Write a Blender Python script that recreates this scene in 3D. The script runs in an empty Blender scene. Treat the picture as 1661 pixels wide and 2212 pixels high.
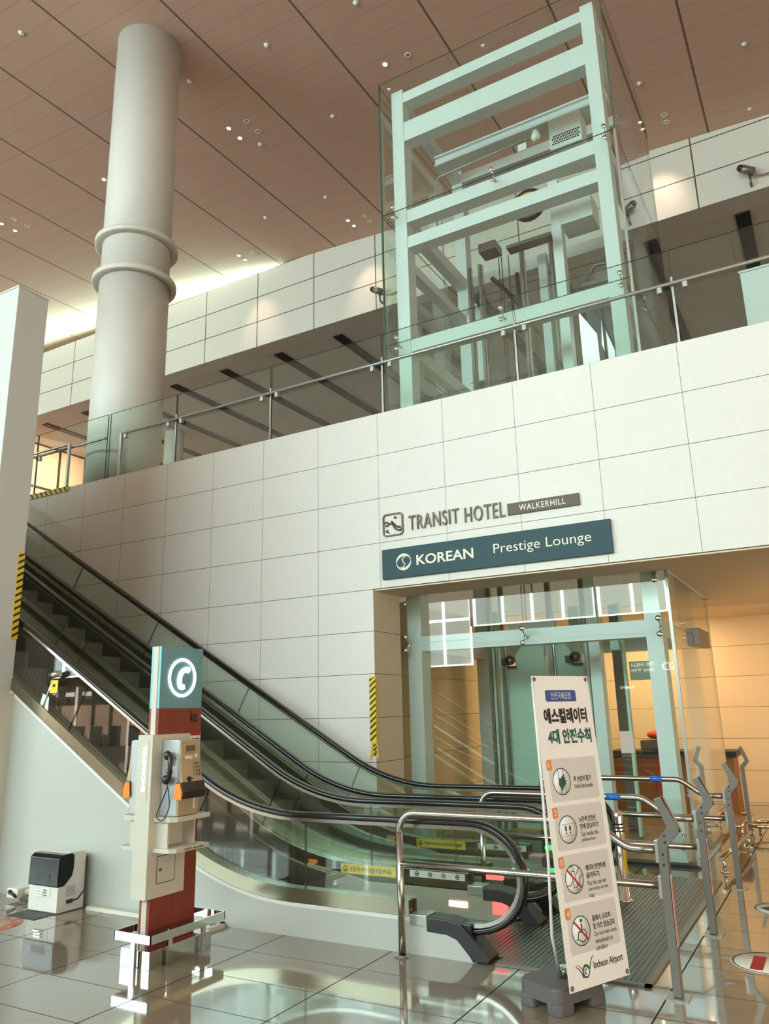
import bpy, bmesh, math, random
from mathutils import Vector, Matrix
R = math.radians
S = bpy.context.scene
COL = S.collection
random.seed(7)

# ------------------------------------------------------------------ camera
cam_d = bpy.data.cameras.new('camera')
cam = bpy.data.objects.new('camera', cam_d); COL.objects.link(cam)
cam_d.sensor_fit = 'VERTICAL'; cam_d.sensor_height = 36.0; cam_d.lens = 1670.0 / 2212.0 * 36.0
cam_d.clip_start = 0.05; cam_d.clip_end = 300
_r = Vector((0.865705, 0.500017, -0.023209)); _u = Vector((0.143973, -0.204324, 0.968258)); _f = Vector((-0.479403, 0.841567, 0.248873))
M = Matrix((_r, _u, -_f)).transposed().to_4x4(); M.translation = Vector((4.9465, -8.5382, 1.70))
cam.matrix_world = M
S.camera = cam

# ------------------------------------------------------------------ world, lights, exposure
def lin(c):
    return tuple((x / 12.92 if x <= .04045 else ((x + .055) / 1.055) ** 2.4) for x in c)
def rgb(r, g, b): return lin((r / 255, g / 255, b / 255)) + (1.0,)
W = bpy.data.worlds.new('hall_ambient'); S.world = W; W.use_nodes = True
W.node_tree.nodes['Background'].inputs[0].default_value = (1.0, .80, .62, 1); W.node_tree.nodes['Background'].inputs[1].default_value = .55
S.view_settings.view_transform = 'Standard'; S.view_settings.look = 'None'; S.view_settings.gamma = 1.0
S.view_settings.use_curve_mapping = False; S.view_settings.exposure = 0.0
cy = S.cycles
cy.use_adaptive_sampling = True; cy.adaptive_threshold = .03; cy.use_denoising = True; cy.denoiser = 'OPENIMAGEDENOISE'
cy.max_bounces = 7; cy.diffuse_bounces = 3; cy.glossy_bounces = 4; cy.transmission_bounces = 4; cy.transparent_max_bounces = 32
cy.sample_clamp_indirect = 4.0; cy.sample_clamp_direct = 20.0; cy.caustics_reflective = False; cy.caustics_refractive = False
WINDOW_GLOW = 5.8
def area(name, loc, target, sx, sy, power, col):
    l = bpy.data.lights.new(name, 'AREA'); l.shape = 'RECTANGLE'; l.size = sx; l.size_y = sy; l.energy = power; l.color = col
    o = bpy.data.objects.new(name, l); COL.objects.link(o); o.location = loc
    o.rotation_euler = (Vector(target) - Vector(loc)).to_track_quat('-Z', 'Y').to_euler(); return o
def spot(name, loc, target, power, col, cone=70, blend=.6, rad=.06):
    l = bpy.data.lights.new(name, 'SPOT'); l.energy = power; l.color = col; l.spot_size = R(cone); l.spot_blend = blend; l.shadow_soft_size = rad
    o = bpy.data.objects.new(name, l); COL.objects.link(o); o.location = loc
    o.rotation_euler = (Vector(target) - Vector(loc)).to_track_quat('-Z', 'Y').to_euler(); return o
area('recess_light', (4.6, 5.2, 3.19), (4.4, 6.2, 0), 3.6, 1.6, 88, (1, .77, .50))
pl_ = bpy.data.lights.new('recess_fill', 'POINT'); pl_.energy = 70; pl_.color = (1, .70, .38); pl_.shadow_soft_size = .25  # unseen fill light, added to brighten the recess soffit and wall
plo = bpy.data.objects.new('recess_fill', pl_); COL.objects.link(plo); plo.location = (6.3, 3.2, 2.1)
area('lobby_light', (1.6, 5.6, 3.19), (1.4, 6.0, 0), 2.6, 1.2, 150, (1, .74, .44))
area('cove_light', (-19, 10.25, 16.41), (-19, 8.5, 17.6), 19, .12, 1150, (.58, 1, .86))
area('upper_lobby_light', (-22.0, 12.5, 12.5), (-24.6, 13.0, 9), 3, 3, 330, (1, .62, .44))

# ------------------------------------------------------------------ materials
MATS = {}
def mat(name, col, rough=.5, metal=0., spec=.5, emit=None, es=0., noise=0., nscale=8., bump=0.):
    if name in MATS: return MATS[name]
    m = bpy.data.materials.new(name); m.use_nodes = True; nt = m.node_tree; b = nt.nodes['Principled BSDF']
    b.inputs['Base Color'].default_value = col; b.inputs['Roughness'].default_value = rough; b.inputs['Metallic'].default_value = metal
    b.inputs['Specular IOR Level'].default_value = spec
    if emit: b.inputs['Emission Color'].default_value = emit; b.inputs['Emission Strength'].default_value = es
    if noise or bump:
        tc = nt.nodes.new('ShaderNodeTexCoord'); n = nt.nodes.new('ShaderNodeTexNoise'); n.inputs['Scale'].default_value = nscale; n.inputs['Detail'].default_value = 6
        nt.links.new(tc.outputs['Object'], n.inputs['Vector'])
        if noise:
            mx = nt.nodes.new('ShaderNodeMix'); mx.data_type = 'RGBA'
            mx.inputs[6].default_value = tuple(c * (1 - noise) for c in col[:3]) + (1,); mx.inputs[7].default_value = tuple(min(1, c * (1 + noise)) for c in col[:3]) + (1,)
            nt.links.new(n.outputs['Fac'], mx.inputs[0]); nt.links.new(mx.outputs[2], b.inputs['Base Color'])
        if bump:
            bp = nt.nodes.new('ShaderNodeBump'); bp.inputs['Strength'].default_value = bump; bp.inputs['Distance'].default_value = .01
            nt.links.new(n.outputs['Fac'], bp.inputs['Height']); nt.links.new(bp.outputs[0], b.inputs['Normal'])
    MATS[name] = m; return m
class NT:
    def __init__(s, m): s.nt = m.node_tree; s.b = s.nt.nodes['Principled BSDF']
    def n(s, t, **k):
        x = s.nt.nodes.new(t)
        for a, v in k.items(): setattr(x, a, v)
        return x
    def val(s, i, v):
        if hasattr(v, 'is_output') or isinstance(v, bpy.types.NodeSocket): s.nt.links.new(v, i)
        else: i.default_value = v
    def m(s, op, a, b=0., c=0.):
        x = s.n('ShaderNodeMath', operation=op)
        for i, v in zip(x.inputs, (a, b, c)): s.val(i, v)
        return x.outputs[0]
    def mix(s, f, a, b):
        x = s.n('ShaderNodeMix', data_type='RGBA'); s.val(x.inputs[0], f); s.val(x.inputs[6], a); s.val(x.inputs[7], b); return x.outputs[2]
    def noise(s, sc, det=5, vec=None):
        x = s.n('ShaderNodeTexNoise'); x.inputs['Scale'].default_value = sc; x.inputs['Detail'].default_value = det
        if vec is not None: s.nt.links.new(vec, x.inputs['Vector'])
        return x.outputs['Fac']
    def pos(s):
        tc = s.n('ShaderNodeTexCoord'); sp = s.n('ShaderNodeSeparateXYZ'); s.nt.links.new(tc.outputs['Object'], sp.inputs[0]); return tc.outputs['Object'], sp.outputs
    def line(s, x, period, off, w):   # 1 on the joint, 0 elsewhere
        d = s.m('ABSOLUTE', s.m('SUBTRACT', s.m('FRACT', s.m('ADD', s.m('DIVIDE', s.m('SUBTRACT', x, off), period), .5)), .5))
        return s.m('LESS_THAN', d, w / 2 / period)
def base(name, rough=.5, spec=.5, metal=0):
    return mat(name, (.5, .5, .5, 1), rough, metal, spec)

PW = .97279
def limestone(name, colA, colB, joint, side=False):
    m = base(name, .55, .35); g = NT(m); v, (x, y, z) = g.pos()
    up = g.m('GREATER_THAN', z, 3.219)
    zr = g.m('ADD', g.m('MULTIPLY', up, g.line(z, .6, 3.221, .007)), g.m('MULTIPLY', g.m('SUBTRACT', 1., up), g.line(z, .5333, 3.221, .007)))
    ln = zr if side else g.m('MAXIMUM', zr, g.line(x, PW, 0, .005))
    n = g.noise(1.6, 8, v); n2 = g.noise(14, 6, v)
    c = g.mix(g.m('MULTIPLY', g.m('ADD', n, n2), .5), colA, colB)
    c = g.mix(ln, c, joint); g.nt.links.new(c, g.b.inputs['Base Color']); return m
m_lime = limestone('limestone', rgb(238, 236, 230), rgb(226, 222, 212), rgb(98, 90, 78))
m_lime_s = limestone('limestone_return', rgb(228, 214, 190), rgb(206, 190, 164), rgb(90, 76, 60), True)
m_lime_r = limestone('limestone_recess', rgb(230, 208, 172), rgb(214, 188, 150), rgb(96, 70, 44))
def tiles():
    m = base('polished_floor_tile', .06, .5); g = NT(m); v, (x, y, z) = g.pos()
    ln = g.m('MAXIMUM', g.line(x, PW, -.115, .010), g.m('MULTIPLY', g.line(y, .507, -4.065, .009), .8))
    n = g.noise(120, 3, v); n2 = g.noise(.9, 4, v)
    c = g.mix(n, rgb(130, 121, 104), rgb(150, 139, 120)); c = g.mix(g.m('MULTIPLY', n2, .4), c, rgb(128, 115, 95))
    c = g.mix(ln, c, rgb(62, 56, 48)); g.nt.links.new(c, g.b.inputs['Base Color'])
    rr = g.m('ADD', .035, g.m('MULTIPLY', g.noise(3, 3, v), .08)); g.nt.links.new(g.m('ADD', rr, g.m('MULTIPLY', ln, .4)), g.b.inputs['Roughness'])
    g.nt.links.new(g.m('MULTIPLY', g.m('SUBTRACT', 1., ln), .45), g.b.inputs['Coat Weight']); g.nt.links.new(g.m('MULTIPLY', g.m('SUBTRACT', 1., ln), .5), g.b.inputs['Specular IOR Level']); g.b.inputs['Coat Roughness'].default_value = .03
    return m
m_tile = tiles()
def ceiling_mat():
    m = base('ceiling_board', .8, .2); g = NT(m); v, (x, y, z) = g.pos()
    a = g.m('MULTIPLY', g.line(y, .62, .05, .02), .35); b = g.line(x, 2.25, -.45, .05)
    c = g.mix(g.noise(1.2, 5, v), rgb(208, 172, 154), rgb(198, 164, 146))
    c = g.mix(a, c, rgb(150, 122, 106)); c = g.mix(b, c, rgb(122, 98, 82)); g.nt.links.new(c, g.b.inputs['Base Color']); return m
m_ceil = ceiling_mat()
def fascia_mat():
    m = base('fascia_panel', .45, .4); g = NT(m); v, (x, y, z) = g.pos()
    ln = g.m('MAXIMUM', g.line(x, 2.33, 3.59, .035), g.line(z, .93, 13.6, .03))
    c = g.mix(ln, rgb(222, 218, 204), rgb(86, 78, 62)); g.nt.links.new(c, g.b.inputs['Base Color']); return m
m_fascia = fascia_mat()
m_dkceil = mat('upper_ceiling_board', rgb(186, 178, 166), .7, noise=.06, nscale=.8)
m_slot = mat('slot_black', rgb(22, 20, 20), .6)
m_white = mat('white_paint', rgb(226, 224, 216), .4, noise=.015, nscale=3)
m_wallwhite = mat('white_cladding', rgb(188, 190, 182), .35, noise=.02, nscale=2)
m_pillar = mat('pillar_panel', rgb(204, 204, 200), .5)
m_column = mat('column_paint', rgb(212, 206, 195), .5)
m_warmwall = mat('warm_wall', rgb(232, 204, 176), .5)
m_soffit = mat('soffit_board', rgb(232, 212, 184), .7, noise=.03, nscale=1)
m_steel = mat('stainless_steel', rgb(190, 186, 178), .22, 1.0, noise=.03, nscale=30)
m_brush = mat('brushed_steel', rgb(178, 180, 172), .33, .6)
m_chrome = mat('chrome', rgb(225, 225, 222), .06, 1.0)
m_greymetal = mat('grey_flat_bar', rgb(128, 122, 116), .38, .6)
m_rubber = mat('handrail_rubber', rgb(26, 26, 26), .22, 0, .6)
m_black = mat('black_plastic', rgb(28, 27, 28), .35)
m_boot = mat('newel_boot', rgb(40, 36, 36), .45)
m_guide = mat('handrail_guide', rgb(196, 194, 188), .2, 1.0)
m_dark = mat('dark_machine', rgb(44, 44, 46), .5, .3)
m_frame = mat('lift_frame_paint', rgb(228, 234, 232), .38)
m_door = mat('lift_door_panel', rgb(186, 216, 198), .35)
m_teal = mat('sign_teal_board', rgb(108, 156, 164), .5)
m_tealedge = mat('sign_teal_edge', rgb(138, 200, 210), .5)
def wood():
    m = base('red_wood_veneer', .45, .4); g = NT(m); tc, (x, y, z) = g.pos()
    mp = g.n('ShaderNodeMapping'); mp.inputs['Scale'].default_value = (30, 30, 1.5); g.nt.links.new(tc, mp.inputs[0])
    c = g.mix(g.noise(2.2, 6, mp.outputs[0]), rgb(112, 46, 30), rgb(150, 68, 46)); g.nt.links.new(c, g.b.inputs['Base Color']); return m
m_wood = wood()
m_cream = mat('cream_metal', rgb(206, 200, 184), .45)
m_silver = mat('payphone_silver', rgb(186, 192, 196), .35, .25)
m_bronze = mat('payphone_bronze', rgb(186, 166, 134), .42, .3)
m_orange = mat('orange_plastic', rgb(246, 136, 32), .4)
m_brown = mat('dark_brown_plastic', rgb(48, 34, 30), .35)
m_lcd = mat('lcd', rgb(104, 96, 78), .25)
m_glow = mat('lit_white', rgb(255, 255, 255), .5, emit=(.90, .92, 1, 1), es=2.2)
m_glow2 = mat('lit_letters', rgb(255, 255, 255), .5, emit=(1, 1, 1, 1), es=1.3)
m_red = mat('red_lamp', rgb(255, 70, 60), .4, emit=(1, .10, .10, 1), es=2.2)
m_redw = mat('red_lamp_core', rgb(255, 200, 200), .4, emit=(1, .55, .52, 1), es=4)
m_green = mat('green_lamp', rgb(40, 255, 90), .4, emit=(.02, 1, .15, 1), es=2.0)
m_lampw = mat('downlight_lamp', rgb(255, 255, 255), .4, emit=(1, .86, .70, 1), es=14)
m_lampo = mat('bulb_amber', rgb(255, 200, 150), .4, emit=(1, .66, .36, 1), es=40)
m_yellow = mat('sticker_yellow', rgb(232, 196, 44), .5)
m_yelblk = mat('tape_black', rgb(30, 28, 24), .5)
m_ink = mat('ink_black', rgb(40, 32, 30), .6)
m_inkgreen = mat('ink_green', rgb(46, 96, 84), .6)
m_inkdk = mat('ink_dark_green', rgb(40, 84, 72), .6)
m_inkred = mat('ink_red', rgb(176, 32, 44), .6)
m_inkblue = mat('ink_blue', rgb(62, 84, 150), .6)
m_inkor = mat('ink_orange', rgb(232, 142, 70), .6)
m_vinyl = mat('banner_vinyl', rgb(246, 243, 240), .5)
m_card = mat('banner_card', rgb(218, 213, 206), .5)
m_wbase = mat('banner_base_plastic', rgb(96, 92, 90), .5)
m_gold = mat('sign_bronze', rgb(92, 76, 54), .4, .3)
m_plate = mat('bronze_plate', rgb(106, 90, 68), .42, .6)
m_slate = mat('sign_slate', rgb(56, 80, 86), .6, 0, .3)
m_signink = mat('sign_cream_letters', rgb(240, 238, 216), .5)
m_navy = mat('smoked_cover', rgb(14, 15, 18), .14, 0, .25)
m_mat = mat('door_mat_grey', rgb(74, 74, 70), .6)
m_pinkst = mat('floor_sticker_red', rgb(226, 130, 108), .4)
m_pinkin = mat('floor_sticker_pink', rgb(232, 208, 186), .4)
m_stw = mat('floor_sticker_white', rgb(236, 230, 214), .4)
m_blue = mat('blue_tape', rgb(40, 110, 196), .4)
m_paper = mat('paper_sheet', rgb(236, 224, 216), .6)
m_pinkp = mat('paper_pink', rgb(236, 200, 196), .6)
m_redcloth = mat('red_cloth', rgb(214, 52, 50), .7)
m_gold_rail = mat('brass_rail', rgb(196, 186, 164), .2, 1.0)
def glass(name, tint, fac=1.0, rough=0.0, ior=1.5):
    m = bpy.data.materials.new(name); m.use_nodes = True; nt = m.node_tree
    for n in list(nt.nodes):
        if n.type != 'OUTPUT_MATERIAL': nt.nodes.remove(n)
    out = [n for n in nt.nodes if n.type == 'OUTPUT_MATERIAL'][0]
    t = nt.nodes.new('ShaderNodeBsdfTransparent'); t.inputs[0].default_value = tint
    g = nt.nodes.new('ShaderNodeBsdfGlossy'); g.inputs['Roughness'].default_value = rough; g.inputs['Color'].default_value = (1, 1, 1, 1)
    ge = nt.nodes.new('ShaderNodeNewGeometry'); dt = nt.nodes.new('ShaderNodeVectorMath'); dt.operation = 'DOT_PRODUCT'
    nt.links.new(ge.outputs['Incoming'], dt.inputs[0]); nt.links.new(ge.outputs['Normal'], dt.inputs[1])
    def mm(op, x, y):
        q = nt.nodes.new('ShaderNodeMath'); q.operation = op
        for i, w in zip(q.inputs, (x, y)):
            if isinstance(w, float): i.default_value = w
            else: nt.links.new(w, i)
        return q.outputs[0]
    sch = mm('MULTIPLY_ADD', mm('POWER', mm('SUBTRACT', 1.0, mm('ABSOLUTE', dt.outputs['Value'], 0.0)), 5.0), .96); sch.node.inputs[2].default_value = .04
    mu = mm('MULTIPLY', sch, fac).node
    mx = nt.nodes.new('ShaderNodeMixShader'); nt.links.new(mu.outputs[0], mx.inputs[0]); nt.links.new(t.outputs[0], mx.inputs[1]); nt.links.new(g.outputs[0], mx.inputs[2])
    nt.links.new(mx.outputs[0], out.inputs[0]); MATS[name] = m; return m
m_glass = glass('escalator_glass', (.93, .975, .95, 1)); m_liftglass = glass('lift_glass', (.945, .985, .965, 1), 1.25); m_railglass = glass('railing_glass', (.92, .985, .955, 1), .8)
m_edge = mat('glass_edge', rgb(58, 92, 78), .2, 0, .6)
m_acryl = glass('acrylic', (.93, .93, .93, 1))

# ------------------------------------------------------------------ mesh builder
OFF = {}
def thing(name, label, cat, loc=(0, 0, 0), rotz=0., group=None, local=False, rot=None):
    o = bpy.data.objects.new(name, None); COL.objects.link(o); o.location = loc; o.rotation_euler = rot or (0, 0, rotz); o.empty_display_size = .1
    o['label'] = label; o['category'] = cat
    if group: o['group'] = group
    OFF[o.name] = Vector((0, 0, 0)) if local else Vector(loc)
    return o
def tag(o, label, cat, group=None, kind=None):
    if kind: o['kind'] = kind
    o['label'] = label; o['category'] = cat
    if group: o['group'] = group
    return o
class MB:
    def __init__(s): s.bm = bmesh.new()
    def _v(s, pts): return [s.bm.verts.new(p) for p in pts]
    def face(s, pts, mi=0):
        try: f = s.bm.faces.new(s._v(pts)); f.material_index = mi; return f
        except ValueError: pass
    def box(s, x0, x1, y0, y1, z0, z1, bev=0., mi=0, sidemi=None, axis=1):
        x0, x1 = sorted((x0, x1)); y0, y1 = sorted((y0, y1)); z0, z1 = sorted((z0, z1))
        v = s._v([(x0, y0, z0), (x1, y0, z0), (x1, y1, z0), (x0, y1, z0), (x0, y0, z1), (x1, y0, z1), (x1, y1, z1), (x0, y1, z1)])
        fs = []
        for k, q in enumerate(((0, 3, 2, 1), (4, 5, 6, 7), (0, 1, 5, 4), (2, 3, 7, 6), (1, 2, 6, 5), (3, 0, 4, 7))):
            f = s.bm.faces.new([v[i] for i in q]); f.material_index = mi
            if sidemi is not None and {0: 2, 1: 2, 2: 1, 3: 1, 4: 0, 5: 0}[k] != axis: f.material_index = sidemi
            fs.append(f)
        if bev:
            es = list({e for f in fs for e in f.edges}); r = bmesh.ops.bevel(s.bm, geom=es, offset=bev, segments=2, affect='EDGES', profile=.6)
            for f in r['faces']: f.material_index = mi
        return s
    def prism(s, poly, axis, a, b, mi=0, sidemi=None, bev=0.):
        def P(p, t): return (t, p[0], p[1]) if axis == 0 else (p[0], t, p[1]) if axis == 1 else (p[0], p[1], t)
        va = s._v([P(p, a) for p in poly]); vb = s._v([P(p, b) for p in poly]); n = len(poly); fs = []
        f = s.bm.faces.new(va); f.material_index = mi; fs.append(f)
        f = s.bm.faces.new(list(reversed(vb))); f.material_index = mi; fs.append(f)
        for i in range(n):
            f = s.bm.faces.new((va[i], vb[i], vb[(i + 1) % n], va[(i + 1) % n])); f.material_index = mi if sidemi is None else sidemi; fs.append(f)
        if bev:
            es = list({e for f in fs for e in f.edges}); bmesh.ops.bevel(s.bm, geom=es, offset=bev, segments=2, affect='EDGES', profile=.6)
        return s
    def tube(s, path, r, n=12, closed=False, mi=0, sec=None):
        P = [Vector(p) for p in path]; m = len(P); rings = []
        T = []
        for i in range(m):
            a = P[(i - 1) % m] if (closed or i > 0) else P[i]; b = P[(i + 1) % m] if (closed or i < m - 1) else P[i]
            T.append((b - a).normalized())
        up = Vector((0, 0, 1)) if abs(T[0].z) < .9 else Vector((0, 1, 0))
        N = (up - T[0] * up.dot(T[0])).normalized()
        for i in range(m):
            N = (N - T[i] * N.dot(T[i])).normalized(); B = T[i].cross(N)
            if sec is None: pts = [P[i] + (N * math.cos(2 * math.pi * k / n) + B * math.sin(2 * math.pi * k / n)) * r for k in range(n)]
            else: pts = [P[i] + B * q[0] + N * q[1] for q in sec]
            rings.append(s._v(pts))
        k = len(rings[0])
        for i in range(m if closed else m - 1):
            a, b = rings[i], rings[(i + 1) % m]
            for j in range(k):
                f = s.bm.faces.new((a[j], a[(j + 1) % k], b[(j + 1) % k], b[j])); f.material_index = mi; f.smooth = sec is None or k > 6
        if not closed:
            f = s.bm.faces.new(list(reversed(rings[0]))); f.material_index = mi; f = s.bm.faces.new(rings[-1]); f.material_index = mi
        return s
    def cyl(s, p0, p1, r, n=20, mi=0): return s.tube([p0, p1], r, n, mi=mi)
    def lathe(s, prof, c, n=32, mi=0, axis=2):
        rings = []
        for r, h in prof:
            ring = []
            for k in range(n):
                a = 2 * math.pi * k / n; q = (r * math.cos(a), r * math.sin(a))
                p = (c[0] + q[0], c[1] + q[1], c[2] + h) if axis == 2 else (c[0] + q[0], c[1] + h, c[2] + q[1]) if axis == 1 else (c[0] + h, c[1] + q[0], c[2] + q[1])
                ring.append(p)
            rings.append(s._v(ring))
        for i in range(len(rings) - 1):
            for k in range(n):
                f = s.bm.faces.new((rings[i][k], rings[i][(k + 1) % n], rings[i + 1][(k + 1) % n], rings[i + 1][k])); f.smooth = True; f.material_index = mi
        if len(prof) > 3 and prof[0][0] == prof[-1][0] > .0015:
            for k in range(n):
                f = s.bm.faces.new((rings[-1][k], rings[-1][(k + 1) % n], rings[0][(k + 1) % n], rings[0][k])); f.material_index = mi
            return s
        for rg, rev in ((rings[0], True), (rings[-1], False)):
            f = s.bm.faces.new(list(reversed(rg)) if rev else rg); f.material_index = mi
        return s
    def ball(s, c, r, n=14, mi=0, sx=1, sy=1, sz=1):
        r0 = bmesh.ops.create_uvsphere(s.bm, u_segments=n, v_segments=n // 2 + 1, radius=r)
        for v in r0['verts']: v.co = Vector((v.co.x * sx + c[0], v.co.y * sy + c[1], v.co.z * sz + c[2]))
        for v in r0['verts']:
            for f in v.link_faces: f.smooth = True; f.material_index = mi
        return s
    def mesh(s, me, mtx, mi=0):
        vs = [s.bm.verts.new(mtx @ v.co) for v in me.vertices]
        for p in me.polygons:
            try: f = s.bm.faces.new([vs[i] for i in p.vertices]); f.material_index = mi
            except ValueError: pass
        return s
    def build(s, name, mats, parent=None, smooth=False, autosmooth=True, recalc=True):
        if recalc: bmesh.ops.recalc_face_normals(s.bm, faces=s.bm.faces)
        off = OFF.get(parent.name, Vector((0, 0, 0))) if parent else Vector((0, 0, 0))
        if off.length: bmesh.ops.translate(s.bm, verts=s.bm.verts, vec=-off)
        me = bpy.data.meshes.new(name); s.bm.to_mesh(me); s.bm.free()
        for m in (mats if isinstance(mats, (list, tuple)) else [mats]): me.materials.append(m)
        if smooth:
            for p in me.polygons: p.use_smooth = True
        o = bpy.data.objects.new(name, me); COL.objects.link(o)
        if parent: o.parent = parent; OFF[o.name] = off
        return o
def struct(o, kind='structure'):
    o['kind'] = kind; return o
def arc(cx, cz, r, a0, a1, n=10):
    return [(cx + r * math.cos(R(a0 + (a1 - a0) * i / n)), cz + r * math.sin(R(a0 + (a1 - a0) * i / n))) for i in range(n + 1)]
def rrect(x0, x1, y0, y1, r, n=4):
    return arc(x1 - r, y0 + r, r, -90, 0, n) + arc(x1 - r, y1 - r, r, 0, 90, n) + arc(x0 + r, y1 - r, r, 90, 180, n) + arc(x0 + r, y0 + r, r, 180, 270, n)
def text_mesh(body, width=None, height=None, bold=0., extrude=.002, align='LEFT', space=1.0):
    c = bpy.data.curves.new('lettering', 'FONT'); c.body = body; c.size = 1; c.offset = bold; c.extrude = .5; c.align_x = 'LEFT'; c.resolution_u = 3; c.space_character = space
    o = bpy.data.objects.new('lettering', c); COL.objects.link(o)
    dg = bpy.context.evaluated_depsgraph_get(); dg.update()
    me = bpy.data.meshes.new_from_object(o.evaluated_get(dg)); bpy.data.objects.remove(o); bpy.data.curves.remove(c)
    xs = [v.co.x for v in me.vertices]; ys = [v.co.y for v in me.vertices]; x0, x1, y0, y1 = min(xs), max(xs), min(ys), max(ys)
    sx = (width / (x1 - x0)) if width else None; sy = (height / (y1 - y0)) if height else None
    sx = sx or sy; sy = sy or sx
    for v in me.vertices: v.co = Vector(((v.co.x - x0) * sx, (v.co.y - y0) * sy, v.co.z * extrude * 2))
    return me
def frame_mtx(o, ex, ey):   # letter x -> ex, letter y -> ey, depth -> ex x ey
    ex = Vector(ex).normalized(); ey = Vector(ey).normalized(); ez = ex.cross(ey)
    m = Matrix((ex, ey, ez)).transposed().to_4x4(); m.translation = Vector(o); return m
EX, EY, EZ = (1, 0, 0), (0, 1, 0), (0, 0, 1)

# ------------------------------------------------------------------ the hall itself
def cz(x, y): return 15.37 - .06 * x + .05 * y
b = MB(); b.box(-32, 14, -26, 8, -.12, 0); struct(b.build('floor', m_tile))
b = MB(); b.box(-12, -.115, 0, .70, 0, 5.62, sidemi=1, axis=1); b.box(-.115, 10, 0, .70, 3.228, 5.62, sidemi=1, axis=1)
struct(b.build('wall_rear', [m_lime, m_lime_s]))
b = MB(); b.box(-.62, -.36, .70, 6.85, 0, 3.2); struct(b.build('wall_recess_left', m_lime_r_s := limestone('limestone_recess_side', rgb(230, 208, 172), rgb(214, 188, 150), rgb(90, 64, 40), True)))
b = MB(); b.box(-.62, 10, 6.85, 7.1, 0, 3.22); struct(b.build('wall_recess', m_lime_r_s))
b = MB(); b.box(10, 10.2, 0, 7.1, 0, 3.22); struct(b.build('wall_recess_right', m_lime_r_s))
b = MB(); b.box(-.11, 10, .03, .76, 3.205, 3.224); b.box(3.40, 10, .76, 6.85, 3.205, 3.224); b.box(-.62, 3.40, 3.98, 6.85, 3.205, 3.224)
struct(b.build('ceiling_lower', m_soffit))
b = MB(); b.box(-26, -.36, .72, 34, 5.3, 5.6); b.box(3.42, 12, .72, 34, 5.3, 5.6); b.box(-.36, 3.42, 4.0, 34, 5.3, 5.6); struct(b.build('floor_upper', m_dkceil))
b = MB(); b.box(-28, 14, 10, 10.72, 13.6, 16.39, sidemi=1, axis=1); struct(b.build('wall_upper', [m_fascia, m_dkceil]))
b = MB(); b.box(-26, 14, 10.72, 34, 13.605, 13.75); struct(b.build('ceiling_upper', m_dkceil))
for k in range(13):
    x = 4.5 - 2.43 * k; b = MB(); b.box(x - .17, x + .17, 10.74, 33.9, 13.57, 13.604); struct(b.build('trim_%d' % (k + 1), m_slot))
b = MB(); b.box(-24.8, -24.6, 10.8, 33, 5.6, 13.6); struct(b.build('wall_left', m_warmwall))
b = MB(); b.box(-26, 14, 33, 33.3, 5.6, 13.6); struct(b.build('wall_upper_rear', m_dkceil))
b = MB()
for y in (11.9, 13.35, 14.75): b.box(-24.6, -24.54, y - .04, y + .04, 5.6, 13.6)
b.box(-24.6, -24.55, 10.9, 16, 11.6, 11.68); struct(b.build('trim_20', m_dark))
b = MB()
c4 = [(-30, -26), (14, -26), (14, 13), (-30, 13)]
lo = b._v([(x, y, cz(x, y)) for x, y in c4]); hi = b._v([(x, y, cz(x, y) + .2) for x, y in c4])
b.bm.faces.new(list(reversed(lo))); b.bm.faces.new(hi)
for i in range(4): b.bm.faces.new((lo[i], lo[(i + 1) % 4], hi[(i + 1) % 4], hi[i]))
struct(b.build('ceiling', m_ceil))
# window front of the hall behind the visitor: the daylight comes from here
m_mull = mat('window_mullion', rgb(86, 76, 66), .5)
m_front = mat('front_wall', rgb(150, 128, 104), .7)
b = MB(); b.box(-36, 14, -24.6, -24.3, 0, 3.6); b.box(-36, 14, -24.6, -24.3, 12.5, 14.5); struct(b.build('wall_front', m_front))
k = 0
for x0, gl in ((-34, 2.0), (-28, 1.8), (-22, 1.5), (-16, 1.2), (-10, 1.15), (-4, 1.3), (2, 1.5)):
    k += 1; zb = 5.5 if x0 > -12 else 3.7
    m_pane = mat('daylit_blind_%d' % k, rgb(220, 240, 226), .6, emit=(.72, .99, 1.04, 1), es=WINDOW_GLOW * gl * 1.5)
    m_gap = mat('daylit_gap_%d' % k, rgb(255, 255, 255), .6, emit=(.80, 1.0, 1.03, 1), es=WINDOW_GLOW * gl * 1.9)
    m_dim = mat('drawn_blind_%d' % k, rgb(200, 214, 200), .6, emit=(.80, 1.0, .92, 1), es=WINDOW_GLOW * gl * .45)
    b = MB(); b.box(x0, x0 + 6, -24.5, -24.4, zb, 12.5, mi=0); hr = (12.5 - zb) / 4; b.box(x0, x0 + 6, -24.5, -24.3, 3.6, zb, mi=5)
    for i in range(4):
        for j in range(4): b.box(x0 + .22 + i * 1.45, x0 + 1.57 + i * 1.45, -24.4, -24.36, zb + .08 + j * hr, zb + (j + 1) * hr - .06, mi=4 if j < 2 else 1)
    for i in range(5): b.box(x0 + .10 + i * 1.45, x0 + .17 + i * 1.45, -24.4, -24.30, zb, 12.5, mi=2)
    b.box(x0 + .02, x0 + .1, -24.4, -24.1, zb, 12.5, mi=3)
    struct(b.build('window_%d' % k, [m_gap, m_pane, m_gap, m_mull, m_dim, m_front]))
m_shop = mat('shop_warm_glow', rgb(255, 220, 190), .6, emit=(1, .62, .42, 1), es=1.6)
m_shop2 = mat('shop_white_glow', rgb(255, 240, 235), .6, emit=(1, .86, .80, 1), es=5)
m_shopd = mat('shop_dark', rgb(90, 60, 50), .5)
b = MB()
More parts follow.
